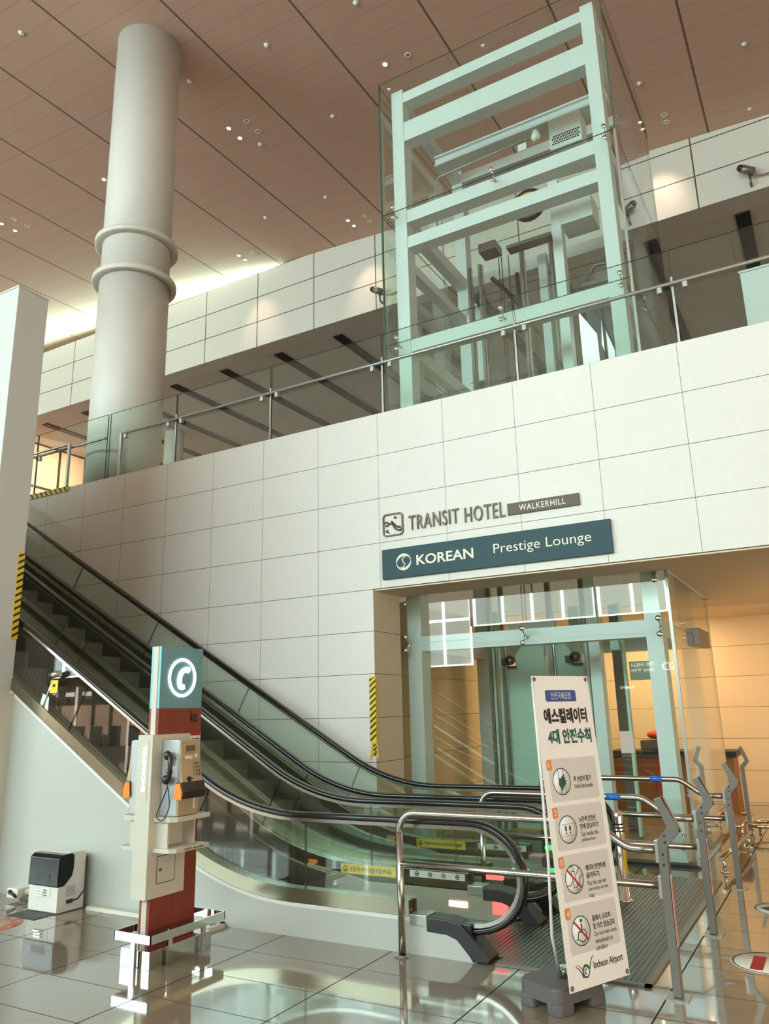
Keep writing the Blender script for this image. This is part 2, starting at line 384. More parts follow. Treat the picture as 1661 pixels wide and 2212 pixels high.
for i in range(14):
    x = -33 + i * 1.25; b.box(x, x + 1.05, -24.28, -24.2, .4 + .5 * (i % 2), 2.3, mi=0); b.box(x + .3, x + .9, -24.2, -24.15, 2.75, 2.95, mi=1); b.box(x + 1.1, x + 1.16, -24.2, -24.1, 0, 3.2, mi=1 if i % 3 == 0 else 2)
    b.box(x + .1, x + .6, -24.2, -24.0, .4, 1.3, mi=2)
struct(b.build('window_20', [m_shop, m_shop2, m_shopd]))
b = MB()
for body, x, z, w, h in (('THE SHILLA', -1.72, 3.26, .98, .16), ('duty free', -1.75, 3.02, .94, .18), ('KAMINS', -2.64, 2.36, .58, .12), ('25', -12.2, 2.10, .45, .24), ('SD', -.8, 3.05, .62, .34)):
    b.mesh(text_mesh(body, w, h, .01, .01), frame_mtx((x, -24.1, z), (-1, 0, 0), EZ))
struct(b.build('trim_31', m_shop2))
m_shopfill = mat('shop_fill_glow', rgb(255, 226, 190), .6, emit=(1, .84, .68, 1), es=5.8)  # glow of an unseen shopfront, added as warm fill from the right
b = MB(); b.box(16, 16.3, -24, -1, 3.4, 9.0); struct(b.build('wall_right', m_front))
b = MB()
for i in range(9): b.box(16.0, 16.1, -24 + i * 2.5, -21.8 + i * 2.5, .25, 3.1, mi=0); b.box(15.9, 16.05, -21.75 + i * 2.5, -21.55 + i * 2.5, 0, 3.4, mi=1)
struct(b.build('window_21', [m_shopfill, m_shopd]))

# ------------------------------------------------------------------ columns and pillar
t = thing('column', 'tall thick white round column with two collar rings, rising to the brown ceiling', 'column', (-6.08, 1.0, 5.6))
ct = cz(-6.08, 1.0) + .03
b = MB(); b.lathe([(.665, 5.6), (.665, 9.98)], (-6.08, 1, 0), 64); b.build('lower_shaft', m_column, t)
b = MB(); b.lathe([(.655, 9.98), (.655, ct)], (-6.08, 1, 0), 64); b.build('upper_shaft', m_column, t)
for z in (9.93, 10.76):
    b = MB(); b.lathe([(.66, z), (.79, z), (.80, z + .01), (.80, z + .10), (.79, z + .11), (.66, z + .11)], (-6.08, 1, 0), 64); b.build('collar_ring', m_column, t)
b = MB(); b.lathe([(.40, 5.6), (.40, 13.57)], (-18.5, 14.4, 0), 40); tag(b.build('column', m_column), 'distant white column under the dark upper ceiling, seen through the glass railing', 'column')
t = thing('white_pillar', 'tall rectangular white panelled pillar at the left edge beside the escalator', 'pillar', (-3.9, -3.3, 0))
b = MB(); b.box(-8.6, -2.875, -3.495, -3.09, 0, 6.715, bev=.008); b.build('panel_body', m_pillar, t)  # unseen left stretch lengthened to block light from the stone wall
b = MB(); b.box(-8.6, -2.87, -3.5, -3.085, 6.715, 6.735); b.build('top_cap', m_pillar, t)
b = MB(); b.box(-2.875, -2.80, -3.35, -3.09, 0, 1.98); b.build('corner_guard', m_cream, t)

# ------------------------------------------------------------------ hazard tapes
def stripes(b, o, ex, ey, L, w, n, slope=.6):
    o = Vector(o); ex = Vector(ex); ey = Vector(ey); nn = ex.cross(ey).normalized() * .0015
    for i in range(n):
        a = (i + .15) * L / n; c = a + .38 * L / n; sh = slope * w
        q = [(0, a), (0, c), (w, min(L, c + sh)), (w, min(L, a + sh))]
        b.face([o + ey * v + ex * u + nn for u, v in q], 1)
b = MB(); b.box(-2.874, -2.866, -3.165, -3.088, 2.56, 3.53); stripes(b, (-2.866, -3.165, 2.56), EY, EZ, .97, .077, 13)
tag(b.build('hazard_tape', [m_yellow, m_yelblk]), 'yellow and black striped tape up the edge of the tall white pillar', 'hazard tape')
b = MB(); b.box(-.19, -.10, -.012, -.002, 1.32, 2.12); b.box(-.113, -.100, -.002, .04, 1.32, 2.12)
stripes(b, (-.19, -.012, 1.32), EX, EZ, .80, .09, 11, .8)
for k, (dx, dz) in enumerate(((-.07, .20), (-.02, .16), (.03, .18))): b.prism([(-.17 + k * .03, 1.32), (-.145 + k * .03, 1.32), (-.145 + k * .03 + dx * .5, 1.32 - dz), (-.17 + k * .03 + dx * .5, 1.32 - dz)], 1, -.014 - k * .003, -.011 - k * .003)
stripes(b, (-.14, -.0215, 1.16), EX, EZ, .16, .05, 3, .8)
tag(b.build('hazard_tape', [m_yellow, m_yelblk]), 'yellow and black striped tape with loose ends on the stone wall corner', 'hazard tape')
b = MB(); b.box(-7.4, -6.25, -.02, -.002, 5.545, 5.635); stripes(b, (-6.25, -.02, 5.545), (0, 0, 1), (-1, 0, 0), 1.15, .09, 9, .8)
tag(b.build('hazard_tape', [m_yellow, m_yelblk]), 'yellow and black striped tape along the upper landing edge behind the pillar', 'hazard tape')

# ------------------------------------------------------------------ upper glass railing
def railing(label, xs, x_hand0, zt, stub=None):
    t = thing('glass_railing', label, 'railing', ((xs[0] + xs[-1]) / 2, .1, 5.62))
    for i in range(len(xs) - 1):
        b = MB(); b.box(xs[i] + .012, xs[i + 1] - .012, .085, .105, 5.622, zt, sidemi=1, axis=1); b.build('glass_panel', [m_railglass, m_edge], t)
    b = MB()
    b.tube([(xs[-1], .05, 6.38), (x_hand0 if x_hand0 > xs[0] else xs[0], .05, 6.38)], .022, 12); h = b.build('handrail', m_brush, t)
    for x in xs[1:-1]:
        for d in (-.14, .14):
            b = MB(); b.box(x + d - .025, x + d + .025, .035, .085, 6.29, 6.36); b.build('bracket', m_brush, h)
    for x in xs[1:-1]:
        b = MB(); b.box(x - .012, x + .012, .08, .11, 5.622, zt - .35); b.build('post', m_brush, t)
    if stub is not None:
        b = MB(); b.box(stub - .022, stub + .022, .03, .075, 5.622, 6.40); b.build('end_post', m_brush, t)
        b = MB(); b.box(stub + .06, stub + .12, .035, .085, 6.29, 6.36); b.build('bracket', m_brush, h)
    return t
railing('long clear glass railing with steel handrail on top of the stone wall', [-5.42, -3.84, -1.90, .05, 2.0, 3.92, 5.87, 7.8], -5.07, 6.83, -5.07)
railing('short glass railing with steel handrail beside the landing left of the column', [-8.9, -7.35, -5.46], -8.9, 6.83, None).location
t = thing('end_rail', 'slim steel rail with end post above the striped landing edge', 'railing', (-7.2, -.1, 5.62))
b = MB(); b.box(-6.30, -6.255, -.06, -.02, 5.622, 6.42); b.build('end_post', m_brush, t)
b = MB(); b.tube([(-6.28, -.04, 6.40), (-8.6, -.04, 6.40)], .022); b.build('handrail', m_brush, t)
b = MB(); b.box(-7.35, -7.31, -.06, -.02, 5.622, 6.38); b.build('post', m_brush, t)

# ------------------------------------------------------------------ glass lift
t = thing('glass_elevator', 'tall glass lift shaft with pale steel frame, running from floor to upper hall', 'elevator', (1.55, 2.3, 0))
Y0, Y1, X0, X1, ZT = .80, 3.9, -.30, 3.37, 11.78
def lbox(name, m, *a, **k):
    b = MB(); b.box(*a, **k); return b.build(name, m, t)
for x0, x1 in ((-.14, .07), (3.04, 3.23)):
    for y0, y1 in ((.95, 1.2), (3.3, 3.55)): lbox('frame_post', m_frame, x0, x1, y0, y1, .02, 11.66, bev=.004)
for z0, z1 in ((2.47, 2.67), (6.92, 7.13), (8.69, 8.89), (9.14, 9.36), (10.65, 11.01), (11.40, 11.59)):
    lbox('frame_beam', m_frame, .07, 3.04, .96, 1.19, z0, z1, bev=.004)
    if z0 not in (8.69, 10.65):
        lbox('frame_beam', m_frame, .07, 3.04, 3.3, 3.52, z0, z1, bev=.004)
        for x in (-.13, 3.05): lbox('frame_beam', m_frame, x, x + .17, 1.2, 3.3, z0, z1, bev=.004)
gz = [.03, 2.57, 4.9, 7.03, 9.28, ZT]
for i in range(5):
    lbox('glass_panel', [m_liftglass, m_edge], X0 + .03, X1 - .01, Y0 - .012, Y0, gz[i] + .004, gz[i + 1] - .004, sidemi=1, axis=1)
    lbox('glass_panel', [m_liftglass, m_edge], X1 - .012, X1, Y0 + .03, Y1, gz[i] + .004, gz[i + 1] - .004, sidemi=1, axis=0)
    if i > 1:
        lbox('glass_panel', [m_liftglass, m_edge], X0, X0 + .012, Y0 + .03, Y1, gz[i] + .004, gz[i + 1] - .004, sidemi=1, axis=0)
    lbox('glass_panel', [m_liftglass, m_edge], X0 + .03, X1 - .03, Y1, Y1 + .012, max(gz[i], 3.25) + .004, gz[i + 1] - .004, sidemi=1, axis=1) if i else None
lbox('corner_strip', m_brush, X1 - .022, X1 + .012, Y0 - .016, Y0 + .014, .02, 9.28); lbox('corner_strip', m_edge, X0, X0 + .02, Y0 - .014, Y0 + .01, 5.62, ZT)
def fitting(x, z, yq=Y0 - .012, ya=.95, both=True):
    b = MB(); hub = (x, ya - .03, z)
    b.cyl((x, ya, z), hub, .022, 10)
    for dz in ((-.09, .09) if both else (-.09,)):
        b.tube([hub, (x + .01, yq - .005, z + dz)], .010, 8); b.lathe([(.001, -.028), (.030, -.028), (.034, -.018), (.034, 0), (.001, 0)], (x + .01, yq, z + dz), 14, axis=1)
    b.build('glass_fitting', m_chrome, t)
for z in (2.57, 7.03, 9.28):
    for x in (-.10, 1.57, 3.22): fitting(x, z)
for x in (-.10, 1.57, 3.22): fitting(x, 11.70, both=False)
for x in (-.10, 3.22): fitting(x, 3.20, both=False)
fitting(3.22, .3, both=False)
for z in (2.57, 7.03, 9.28):
    b = MB()
    for dz in (-.09, .09): b.tube([(3.23, 1.6, z), (3.355, 1.6, z + dz)], .012, 8); b.ball((3.352, 1.6, z + dz), .03, 10)
    b.build('glass_fitting', m_chrome, t)
# inside the upper shaft
b = MB(); b.box(0.0, 3.05, 2.28, 2.44, 11.08, 11.22); b.box(0.0, 3.05, 2.22, 2.50, 11.05, 11.08); b.box(0.0, 3.05, 2.22, 2.50, 11.22, 11.25); b.build('hoist_beam', m_frame, t)
b = MB(); b.box(2.11, 2.63, 2.15, 2.55, 10.42, 11.0, bev=.006)
for i in range(10):
    for j in range(4): b.box(2.15 + .045 * i + .02 * (j % 2), 2.185 + .045 * i + .02 * (j % 2), 2.148, 2.152, 10.50 + .045 * j, 10.53 + .045 * j, mi=1)
b.build('vent_cabinet', [m_frame, m_dark], t)
lbox('control_cabinet', m_frame, 2.16, 2.67, 2.15, 2.6, 9.03, 9.42, bev=.006)
b = MB(); b.tube([(.25, 1.7, 9.4), (.25, 1.7, 10.25), (.32, 1.7, 10.36), (2.0, 1.7, 10.44)], .014, 8); b.build('conduit', m_brush, t)
b = MB(); b.ball((2.02, 1.7, 10.40), .075, 16); b.cyl((2.02, 1.7, 10.40), (2.02, 1.7, 10.50), .05); b.build('sensor_dome', m_white, t); lbox('tag_plate', m_white, 1.72, 1.86, 1.68, 1.70, 10.24, 10.36)
for x in (2.02,): lbox('guide_post', m_frame, x, x + .15, 2.15, 2.35, .05, 9.87)
for x in (1.50, 1.72): lbox('guide_post', m_frame, x, x + .14, 3.0, 3.15, 5.6, 9.2)
for x in (.42, .62, 1.36, 1.86):
    lbox('guide_rail', m_greymetal, x, x + .05, 2.45, 2.55, .05, 9.0); lbox('guide_rail', m_steel, x + .055, x + .075, 2.47, 2.53, .05, 9.0)
b = MB(); b.lathe([(.05, -.06), (.26, -.06), (.28, -.04), (.24, -.02), (.24, .02), (.28, .04), (.26, .06), (.05, .06)], (1.62, 2.35, 9.72), 28, axis=1)
b.build('drive_pulley', m_black, t); b = MB(); b.lathe([(.05, 0), (.20, 0), (.20, .012), (.05, .012)], (1.62, 2.28, 9.72), 24, axis=1); b.build('pulley_cover', m_yellow, t)
b = MB(); b.box(1.2, 1.95, 2.3, 2.5, 9.02, 9.08); b.box(.75, 1.05, 2.2, 2.5, 9.05, 9.2); b.build('machine_bed', m_greymetal, t)
b = MB()
b.tube([(.70, 2.9, 8.95), (1.35, 2.9, 8.05)], .04, 8); b.tube([(.70, 2.9, 8.35), (1.15, 2.9, 7.8)], .035, 8); b.tube([(1.15, 2.9, 8.9), (1.18, 2.9, 7.9)], .035, 8); b.tube([(.66, 2.9, 8.05), (1.35, 2.9, 8.12)], .02, 8); b.build('brace', m_dark, t)
b = MB(); b.ball((1.02, 2.85, 8.25), .13, 16, sx=.5, sy=.6); b.build('governor_cover', m_gold, t)
for x in (.95, 1.0, 1.12): 
    b = MB(); b.cyl((x, 2.6, .5), (x, 2.6, 9.1), .008, 6); b.build('hoist_cable', m_dark, t)
# lift car standing at the upper floor
b = MB(); b.box(2.2, 2.95, 2.6, 3.2, 8.02, 8.12); b.box(2.2, 2.95, 2.6, 2.66, 5.65, 5.78); b.box(2.55, 2.59, 2.58, 2.62, 5.65, 8.0); b.box(2.7, 2.73, 2.58, 2.62, 5.65, 8.0); b.box(2.9, 2.96, 2.58, 2.64, 5.65, 8.02); b.box(2.2, 2.5, 2.58, 2.62, 5.95, 5.98); b.build('car_frame', m_dark, t)
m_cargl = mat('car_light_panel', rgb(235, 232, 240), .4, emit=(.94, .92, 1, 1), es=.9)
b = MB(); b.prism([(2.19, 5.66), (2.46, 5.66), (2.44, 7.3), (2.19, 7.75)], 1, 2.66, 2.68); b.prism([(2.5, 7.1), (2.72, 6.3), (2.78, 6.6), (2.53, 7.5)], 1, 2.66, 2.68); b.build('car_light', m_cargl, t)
lbox('car_wall', mat('car_grey', rgb(92, 94, 100), .4), 2.2, 2.94, 3.1, 3.16, 5.66, 8.0)
b = MB(); b.box(2.25, 2.95, 2.62, 2.9, 8.12, 8.2); b.tube([(2.3, 2.7, 8.2), (2.5, 2.7, 8.5), (2.9, 2.7, 8.45)], .03, 8); b.box(2.5, 2.8, 2.7, 2.9, 8.2, 8.4); b.build('car_top_gear', m_greymetal, t)
for z0, z1, x0 in ((7.13, 8.6, .16), (5.62, 6.8, .20)):
    b = MB(); b.prism([(x0, z0), (x0 + .34, z0), (x0 + .34, z1 - .35), (x0 + .18, z1), (x0, z1)], 1, 2.95, 3.0); b.build('side_plate', m_frame, t)
b = MB(); b.box(-.13, .04, 1.25, 3.25, 8.40, 8.56); b.build('cross_channel', m_frame, t)
# doors and gear at the lower landing
Yd = 2.5
for xa, xb, sgn in ((.66, 1.28, 1), (1.30, 1.84, -1)):
    b = MB(); poly = [(xa, .06), (xb, .06), (xb, 2.3), (xb - .02, 2.62), (xa + .30, 2.62), (xa + .16, 2.45), (xa + .16, 2.3), (xa, 2.3)] if sgn > 0 else [(xa, .06), (xb, .06), (xb, 2.3), (xb - .16, 2.3), (xb - .16, 2.45), (xb - .30, 2.62), (xa, 2.62)]
    b.prism(poly, 1, Yd, Yd + .04); d = b.build('door_leaf', m_door, t)
    b = MB(); xc = xa + .10 if sgn > 0 else xb - .10
    b.lathe([(.02, -.03), (.07, -.03), (.07, .03), (.02, .03)], (xc, Yd - .05, 2.38), 18, axis=1); b.box(xc - .14, xc - .02, Yd - .08, Yd - .02, 2.30, 2.40); b.box(xc - .05, xc + .08, Yd - .06, Yd, 2.26, 2.29); b.build('roller', m_black, d)
for x in (.50, .56, .60, 1.90, 1.96, 2.4): lbox('guide_rail', m_steel if x in (.56, 1.96) else m_door, x, x + .035, 2.4, 2.5, .04, 3.1)
lbox('door_header', m_frame, .85, 1.55, 2.2, 2.3, 2.78, 2.90, bev=.005)
lbox('jamb', m_door, 1.55, 1.70, 2.9, 3.0, .04, 3.15); lbox('jamb', m_door, 2.62, 2.80, 3.2, 3.3, .04, 3.15); lbox('jamb', mat('grey_jamb', rgb(120, 116, 108), .4), 2.1, 2.24, 3.1, 3.2, .04, 3.15)
lbox('sill_strip', m_dark, X0 + .2, X1, Y0 - .03, Y0 + .05, .001, .03)
lbox('lobby_light_box', m_greymetal, X1 + .005, X1 + .08, 2.24, 3.1, 2.43, 2.65)
b = MB(); b.box(2.35, 2.75, 3.0, 3.2, 2.05, 2.3); b.box(1.7, 2.0, 3.0, 3.1, 2.6, 2.95); b.box(2.3, 2.42, 2.2, 2.3, 2.42, 2.56, bev=.01); b.build('control_box', m_door, t)
b = MB(); b.box(X0 + .3, X1 - .1, 1.0, 3.6, .002, .02); b.build('pit_cover', m_greymetal, t)

# behind the lift in the lobby
t = thing('service_counter', 'low dark wooden counter behind the lower lift glass', 'counter', (2.3, 5.6, 0))
b = MB(); b.box(1.4, 3.3, 5.3, 5.9, 0, .86); b.build('cabinet', mat('counter_wood', rgb(150, 92, 44), .5), t)
b = MB(); b.box(1.35, 3.35, 5.25, 5.95, .86, .95); b.build('counter_top', m_dark, t)
b = MB(); b.box(2.1, 2.5, 5.28, 5.3, .1, .8); b.build('front_panel', mat('counter_red', rgb(170, 66, 36), .5), t)
b = MB(); b.box(1.85, 2.25, 5.45, 5.7, .952, 1.12, bev=.03); tag(b.build('grey_tub', m_greymetal), 'grey tub on the counter behind the lift glass', 'tub')
b = MB(); b.ball((2.12, 5.5, 1.20), .13, 12, sx=1.2, sz=.55); b.ball((2.2, 5.45, 1.175), .09, 10, sz=.5); tag(b.build('folded_cloth', m_redcloth), 'crumpled red cloth on top of the grey tub', 'cloth')
for (x, y, z, w, h, m, l) in ((1.90, .805, 1.30, .15, .22, m_pinkp, 'pink notice sheet on the lift glass, lower of the pair beside the right post'), (2.66, .805, 1.17, .15, .24, m_pinkp, 'pinkish notice sheet with a figure on the lift glass beside the right post')):
    b = MB(); b.box(x, x + w, y, y + .002, z, z + h); tag(b.build('notice_sheet', m), l, 'notice')

# ------------------------------------------------------------------ ceiling lights, sprinklers, cameras
def downlight(x, y, lit, label):
    z = cz(x, y); t = thing('downlight', label, 'ceiling light', (x, y, z), local=True)
    b = MB(); b.lathe([(.045, -.010), (.070, -.012), (.075, -.004), (.075, 0), (.045, 0)], (0, 0, 0), 24); b.build('trim_ring', m_white, t)
    b = MB(); b.lathe([(.001, -.008), (.047, -.008), (.047, -.003), (.001, -.003)], (0, 0, 0), 20); b.build('lamp', m_lampw if lit == 1 else m_lampo if lit == 2 else m_steel, t)
    return t
G = 'round ceiling downlights'
cl = [(-15.37, 3.78, 4.23, 'by the left picture edge, above the tall pillar'), (-10.8, 3.78, 4.25, 'just left of the white column'), (-6.35, 3.87, 4.3, 'right of the top of the white column'), (-10.3, 8.88, 9.2, 'right of the column collar rings'), (-6.02, 8.9, 9.24, 'left of the lift near the panelled wall'), (2.65, 8.74, 9.03, 'right of the glass lift')]
for x, ya, yb, w in cl:
    for (dx, y, lit, l) in ((0, ya, 1, 'nearer lit ceiling downlight '), (0, yb, 1, 'farther lit ceiling downlight '), (.56, ya + .02, 0, 'nearer unlit ceiling downlight '), (.56, yb + .02, 0, 'farther unlit ceiling downlight ')):
        o = downlight(x + dx, y, lit, l + w); o['group'] = G
    if ya > 8: spot('wall_spot', (x + .1, yb - .5, cz(x, yb) - .10), (x + .1, 10, 14.1), 150, (1, .70, .52), 50, 1.0)
    else: spot('hall_spot', (x, ya, cz(x, ya) - .10), (x, ya, 0), 200, (1, .80, .62), 60, .5)
o = downlight(-1.88, 3.96, 2, 'glaring amber lit downlight alone above the lift top left corner'); o['group'] = G
o = downlight(-1.31, 3.97, 0, 'unlit downlight just right of the glaring amber one above the lift'); o['group'] = G
spot('hall_spot', (-1.88, 3.96, 15.55), (-1.88, 3.96, 0), 200, (1, .72, .5), 60, .5)
for (x, y, l) in ((-3.83, 2.2, 'between the column top and the lift, upper ceiling row'), (-1.57, 2.22, 'at the top picture edge above the lift'), (-6.04, 2.16, 'just right of the column top'), (-8.14, -.66, 'near the top left picture corner'), (-6.05, 4.74, 'below the four downlights right of the column'), (-3.84, 4.79, 'left of the lift at middle height of the ceiling'), (2.91, 7.37, 'just right of the lift roof'), (5.12, 7.29, 'near the right picture edge on the ceiling'), (5.03, 9.56, 'above the right camera near the panelled wall'), (-8.09, 7.51, 'right of the upper collar ring'), (-5.91, 7.53, 'left of the lift, above its neighbouring downlights')):
    b = MB(); z = cz(x, y); b.lathe([(.001, -.05), (.02, -.05), (.02, -.02), (.06, -.015), (.06, .0), (.001, .0)], (x, y, z), 16)
    tag(b.build('sprinkler', m_white), 'small sprinkler head on the ceiling ' + l, 'sprinkler', 'ceiling sprinklers')
for x, l in ((-5.5, 'small grey security camera on the panelled wall left of the lift'), (4.8, 'small grey security camera on the panelled wall at right')):
    t = thing('security_camera', l, 'camera', (x, 9.99, 13.8))
    b = MB(); b.tube([(x, 9.99, 13.75), (x, 9.85, 13.75), (x, 9.82, 13.95)], .03, 8); b.build('bracket', m_greymetal, t)
    b = MB(); b.tube([(x - .16, 9.70, 14.12), (x + .10, 9.84, 14.02)], .10, 16); b.ball((x - .17, 9.69, 14.125), .085, 12, mi=1); b.build('camera_body', [m_greymetal, m_black], t)
    b = MB(); b.tube([(x + .02, 9.84, 13.95), (x + .3, 9.9, 13.9), (x + .9, 9.97, 13.98)], .02, 6); b.build('cable', m_greymetal, t)
t = thing('white_cabinet', 'pale cabinet behind the upper glass railing at the right picture edge', 'cabinet', (5.6, 3.2, 5.6))
b = MB(); b.box(4.52, 6.8, 3.0, 3.5, 5.62, 7.84, bev=.01); b.build('body', m_frame, t); b = MB(); b.box(4.50, 6.82, 2.98, 3.52, 7.84, 7.87); b.build('top', m_frame, t)

# ------------------------------------------------------------------ escalators
BR, BH, BC = 2.8, .245, .355
T30 = math.tan(R(30)); XT = (BC - BH) / T30 + BR * math.tan(R(15)); AL = BR * R(30)
def ept(u, d):      # point of the escalator line, u along the base line (0 = start of level run), d = offset upward
    if u >= 0: return (XT + u, BH + d)
    if u >= -AL:
        a = -u / BR; r = BR - d; return (XT - r * math.sin(a), BH + BR - r * math.cos(a))
    s = -u - AL; r = BR - d
    return (XT - r * .5 - s * math.cos(R(30)), BH + BR - r * math.cos(R(30)) + s * .5)
def eus(u0, u1):
    us = [u0]
    for k in range(15):
        u = -AL * (1 - k / 14)
        if u0 + .01 < u < u1 - .01: us.append(u)
    us.append(u1); return us
UMIN = -11.2
def line3(d, y, u0, u1): return [(p[0], y, p[1]) for p in (ept(u, d) for u in eus(u0, u1))]
def strip(b, d0, d1, ya, yb, u0, u1, mi=0, sidemi=None):
    lo = [ept(u, d0) for u in eus(u0, u1)]; hi = [ept(u, d1) for u in eus(u0, u1)]
    for i in range(len(lo) - 1):
        b.prism([lo[i], lo[i + 1], hi[i + 1], hi[i]], 1, ya, yb, mi, sidemi)
    bmesh.ops.remove_doubles(b.bm, verts=b.bm.verts, dist=1e-5)
    # drop the inner faces between neighbouring slices
    seen = {}
    for f in list(b.bm.faces):
        k = tuple(sorted(v.index for v in f.verts))
    b.bm.verts.index_update(); seen = {}
    for f in list(b.bm.faces): seen.setdefault(tuple(sorted(v.index for v in f.verts)), []).append(f)
    dead = [f for fs in seen.values() if len(fs) > 1 for f in fs]
    if dead: bmesh.ops.delete(b.bm, geom=dead, context='FACES')
    return b
def znose(x):
    if x > .75: return 0.
    if x < -.25: return -T30 * x + .2
    q = .75 - x; h, m = .2 + .25 * T30, T30
    return q * q * (3 - 2 * q) * h + (q ** 3 - q ** 2) * m
def ribs_mat(name, axis, period, ca, cb, rough=.5, metal=.0, bump=.4):
    m = base(name, rough, .4, metal); g = NT(m); v, p = g.pos()
    w = g.m('MULTIPLY_ADD', g.m('SINE', g.m('MULTIPLY', p[axis], 2 * math.pi / period)), .5, .5)
    g.nt.links.new(g.mix(w, ca, cb), g.b.inputs['Base Color'])
    bp = g.n('ShaderNodeBump'); bp.inputs['Strength'].default_value = bump; bp.inputs['Distance'].default_value = .006
    g.nt.links.new(w, bp.inputs['Height']); g.nt.links.new(bp.outputs[0], g.b.inputs['Normal']); return m
m_step = ribs_mat('step_tread_ribs', 1, .018, rgb(66, 62, 60), rgb(158, 152, 146), .5, .2)
m_plate = ribs_mat('landing_plate_ribs', 0, .036, rgb(46, 48, 40), rgb(112, 112, 98), .32, .5, .6)
m_bplate = mat('walker_plate', rgb(88, 74, 54), .5, .2)
m_skirt = mat('skirt_panel', rgb(186, 178, 160), .35, .35); m_skirtd = mat('skirt_dark', rgb(104, 98, 88), .35, .4)
m_deck = mat('deck_stainless', rgb(146, 142, 122), .2, .9)
NX, NZ, NR = 2.46, .54, .355
def escalator(label, ya, yb, red):
    t = thing('escalator', label, 'escalator', (0, (ya + yb) / 2, 0))
    for y, side, nm in ((ya, -1, 'near'), (yb, 1, 'far')):
        inn = -side
        # handrail loop: incline, level run, newel arc, return into the boot
        path = line3(.645, y, UMIN, 0) + [(NX, y, NZ + NR)]
        path += [(NX + NR * 1.12 * math.cos(R(a)), y, NZ + NR * math.sin(R(a))) for a in range(80, -81, -8)] + [(NX + .02, y, NZ - NR - .002), (NX - .10, y, NZ - NR - .03)]
        b = MB(); b.tube(path, .03, sec=[(-.041, -.012), (-.036, -.018), (-.012, -.018), (.012, -.018), (.036, -.018), (.041, -.012), (.041, .008), (.034, .018), (.015, .023), (-.015, .023), (-.034, .018), (-.041, .008)])
        h = b.build('handrail', m_rubber, t)
        b = MB()
        p2 = line3(.61, y, UMIN, 0) + [(NX, y, NZ + NR - .036)] + [(NX + (NR * 1.12 - .036) * math.cos(R(a)), y, NZ + (NR - .036) * math.sin(R(a))) for a in range(80, -81, -8)] + [(NX + .0, y, NZ - NR + .034)]
        b.tube(p2, .02, sec=[(-.030, -.013), (.030, -.013), (.030, .013), (-.030, .013)]); b.build('handrail_guide', m_guide, h)
        # glass balustrade panels
        js = [UMIN, -9.14, -7.18, -5.22, -3.26, -1.30, .06, .91]
        for i in range(len(js) - 1):
            us = eus(js[i] + .006, js[i + 1] - .006)
            b = MB(); lo = [ept(u, .10) for u in us]; hi = [ept(u, .605) for u in us]
            b.prism(lo + hi[::-1], 1, y - .006, y + .006, 0, 1); b.build('glass_panel', [m_glass, m_edge], t)
        poly = [ept(.916, .03), (NX - .14, .20)] + [(NX + (NR * 1.12 - .045) * math.cos(R(a)), NZ + (NR - .045) * math.sin(R(a))) for a in range(-85, 86, 10)] + [(XT + .916, NZ + NR - .045)]
        b = MB(); b.prism(poly, 1, y - .006, y + .006, 0, 1); b.build('newel_glass', [m_glass, m_edge], t)
        # outer deck and cladding, inner deck and skirt
        b = MB(); strip(b, 0.0, .105, y + side * .075, y + side * .007, UMIN, 1.035); b.build('outer_deck', m_deck, t)
        b = MB(); strip(b, -.03, -.002, y + side * .078, y + side * .03, UMIN, 1.30); b.build('deck_trim', m_white, t)
        if side < 0:
            poly = [ept(u, -.03) for u in eus(UMIN, 1.22)] + [(2.36, .19), (2.47, .10), (2.50, 0), (ept(UMIN, 0)[0], 0)]
            b = MB(); b.prism(poly, 1, y - .075, y - .02); b.build('side_panel', m_wallwhite, t)
        b = MB(); strip(b, -.02, .10, y + inn * .05, y + inn * .008, UMIN, 1.035); b.build('inner_deck', m_deck, t)
        b = MB(); strip(b, -.40, -.02, y + inn * .075, y + inn * .05, UMIN, -.4); b.build('skirt', m_skirtd, t)
        b = MB(); b.prism([(XT - .62, 0.004), (2.30, .004), (2.42, .05), (2.28, .215), (XT + .05, .215), (XT - .62, .32)], 1, y + inn * .065, y + inn * .052); b.build('skirt_plate', m_skirt, t)
        # black boot where the handrail dives in
        poly = [(2.12, .16), (2.12, .255), (2.30, .252), (2.38, .235), (2.47, .16), (2.60, .035), (2.585, .005), (2.47, .004), (2.43, .07), (2.36, .14), (2.28, .165)]
        b = MB(); b.prism(poly, 1, y - .085, y + .085, bev=.008); bt = b.build('newel_boot', m_boot, t)
        b = MB(); b.box(2.39, 2.46, y - .06, y + .06, .13, .235, bev=.01); b.build('brush_inlet', m_black, bt)
        b = MB(); b.box(1.98, 2.12, y - .08, y + .08, .19, .262, bev=.004); b.build('deck_cap', m_brush, t)
    # steps
    x = .75; k = 0
    while x > -9.4:
        z = znose(x)
        b = MB(); b.prism([(x, max(-.1, z - .26)), (x, z), (x - .42, z), (x - .42, z - .14), (x - .06, max(-.1, z - .26))], 1, ya + .08, yb - .08); s_ = b.build('step', m_step, t)
        x -= .40; k += 1
    b = MB(); b.box(.75, 1.28, ya + .08, yb - .08, -.02, .004); b.build('step_comb', m_step, t)
    b = MB(); b.box(1.16, 1.28, ya + .08, yb - .08, .004, .012); b.build('comb_plate', m_yellow, t)
    # lamps in the skirt at the entry
    yi = yb - .068
    b = MB(); b.box(1.80, 1.97, yi - .006, yi, .085, .13); b.build('entry_lamp', m_redw if red else m_green, t)
    b = MB(); b.box(2.20, 2.33, yi - .012, yi - .002, .06, .235); b.build('entry_lamp', m_red if red else m_green, t)
    b = MB(); b.box(2.16, 2.30, yi - .02, yi + .03, .325, .36); b.build('signal_lamp', m_red if red else m_green, t)
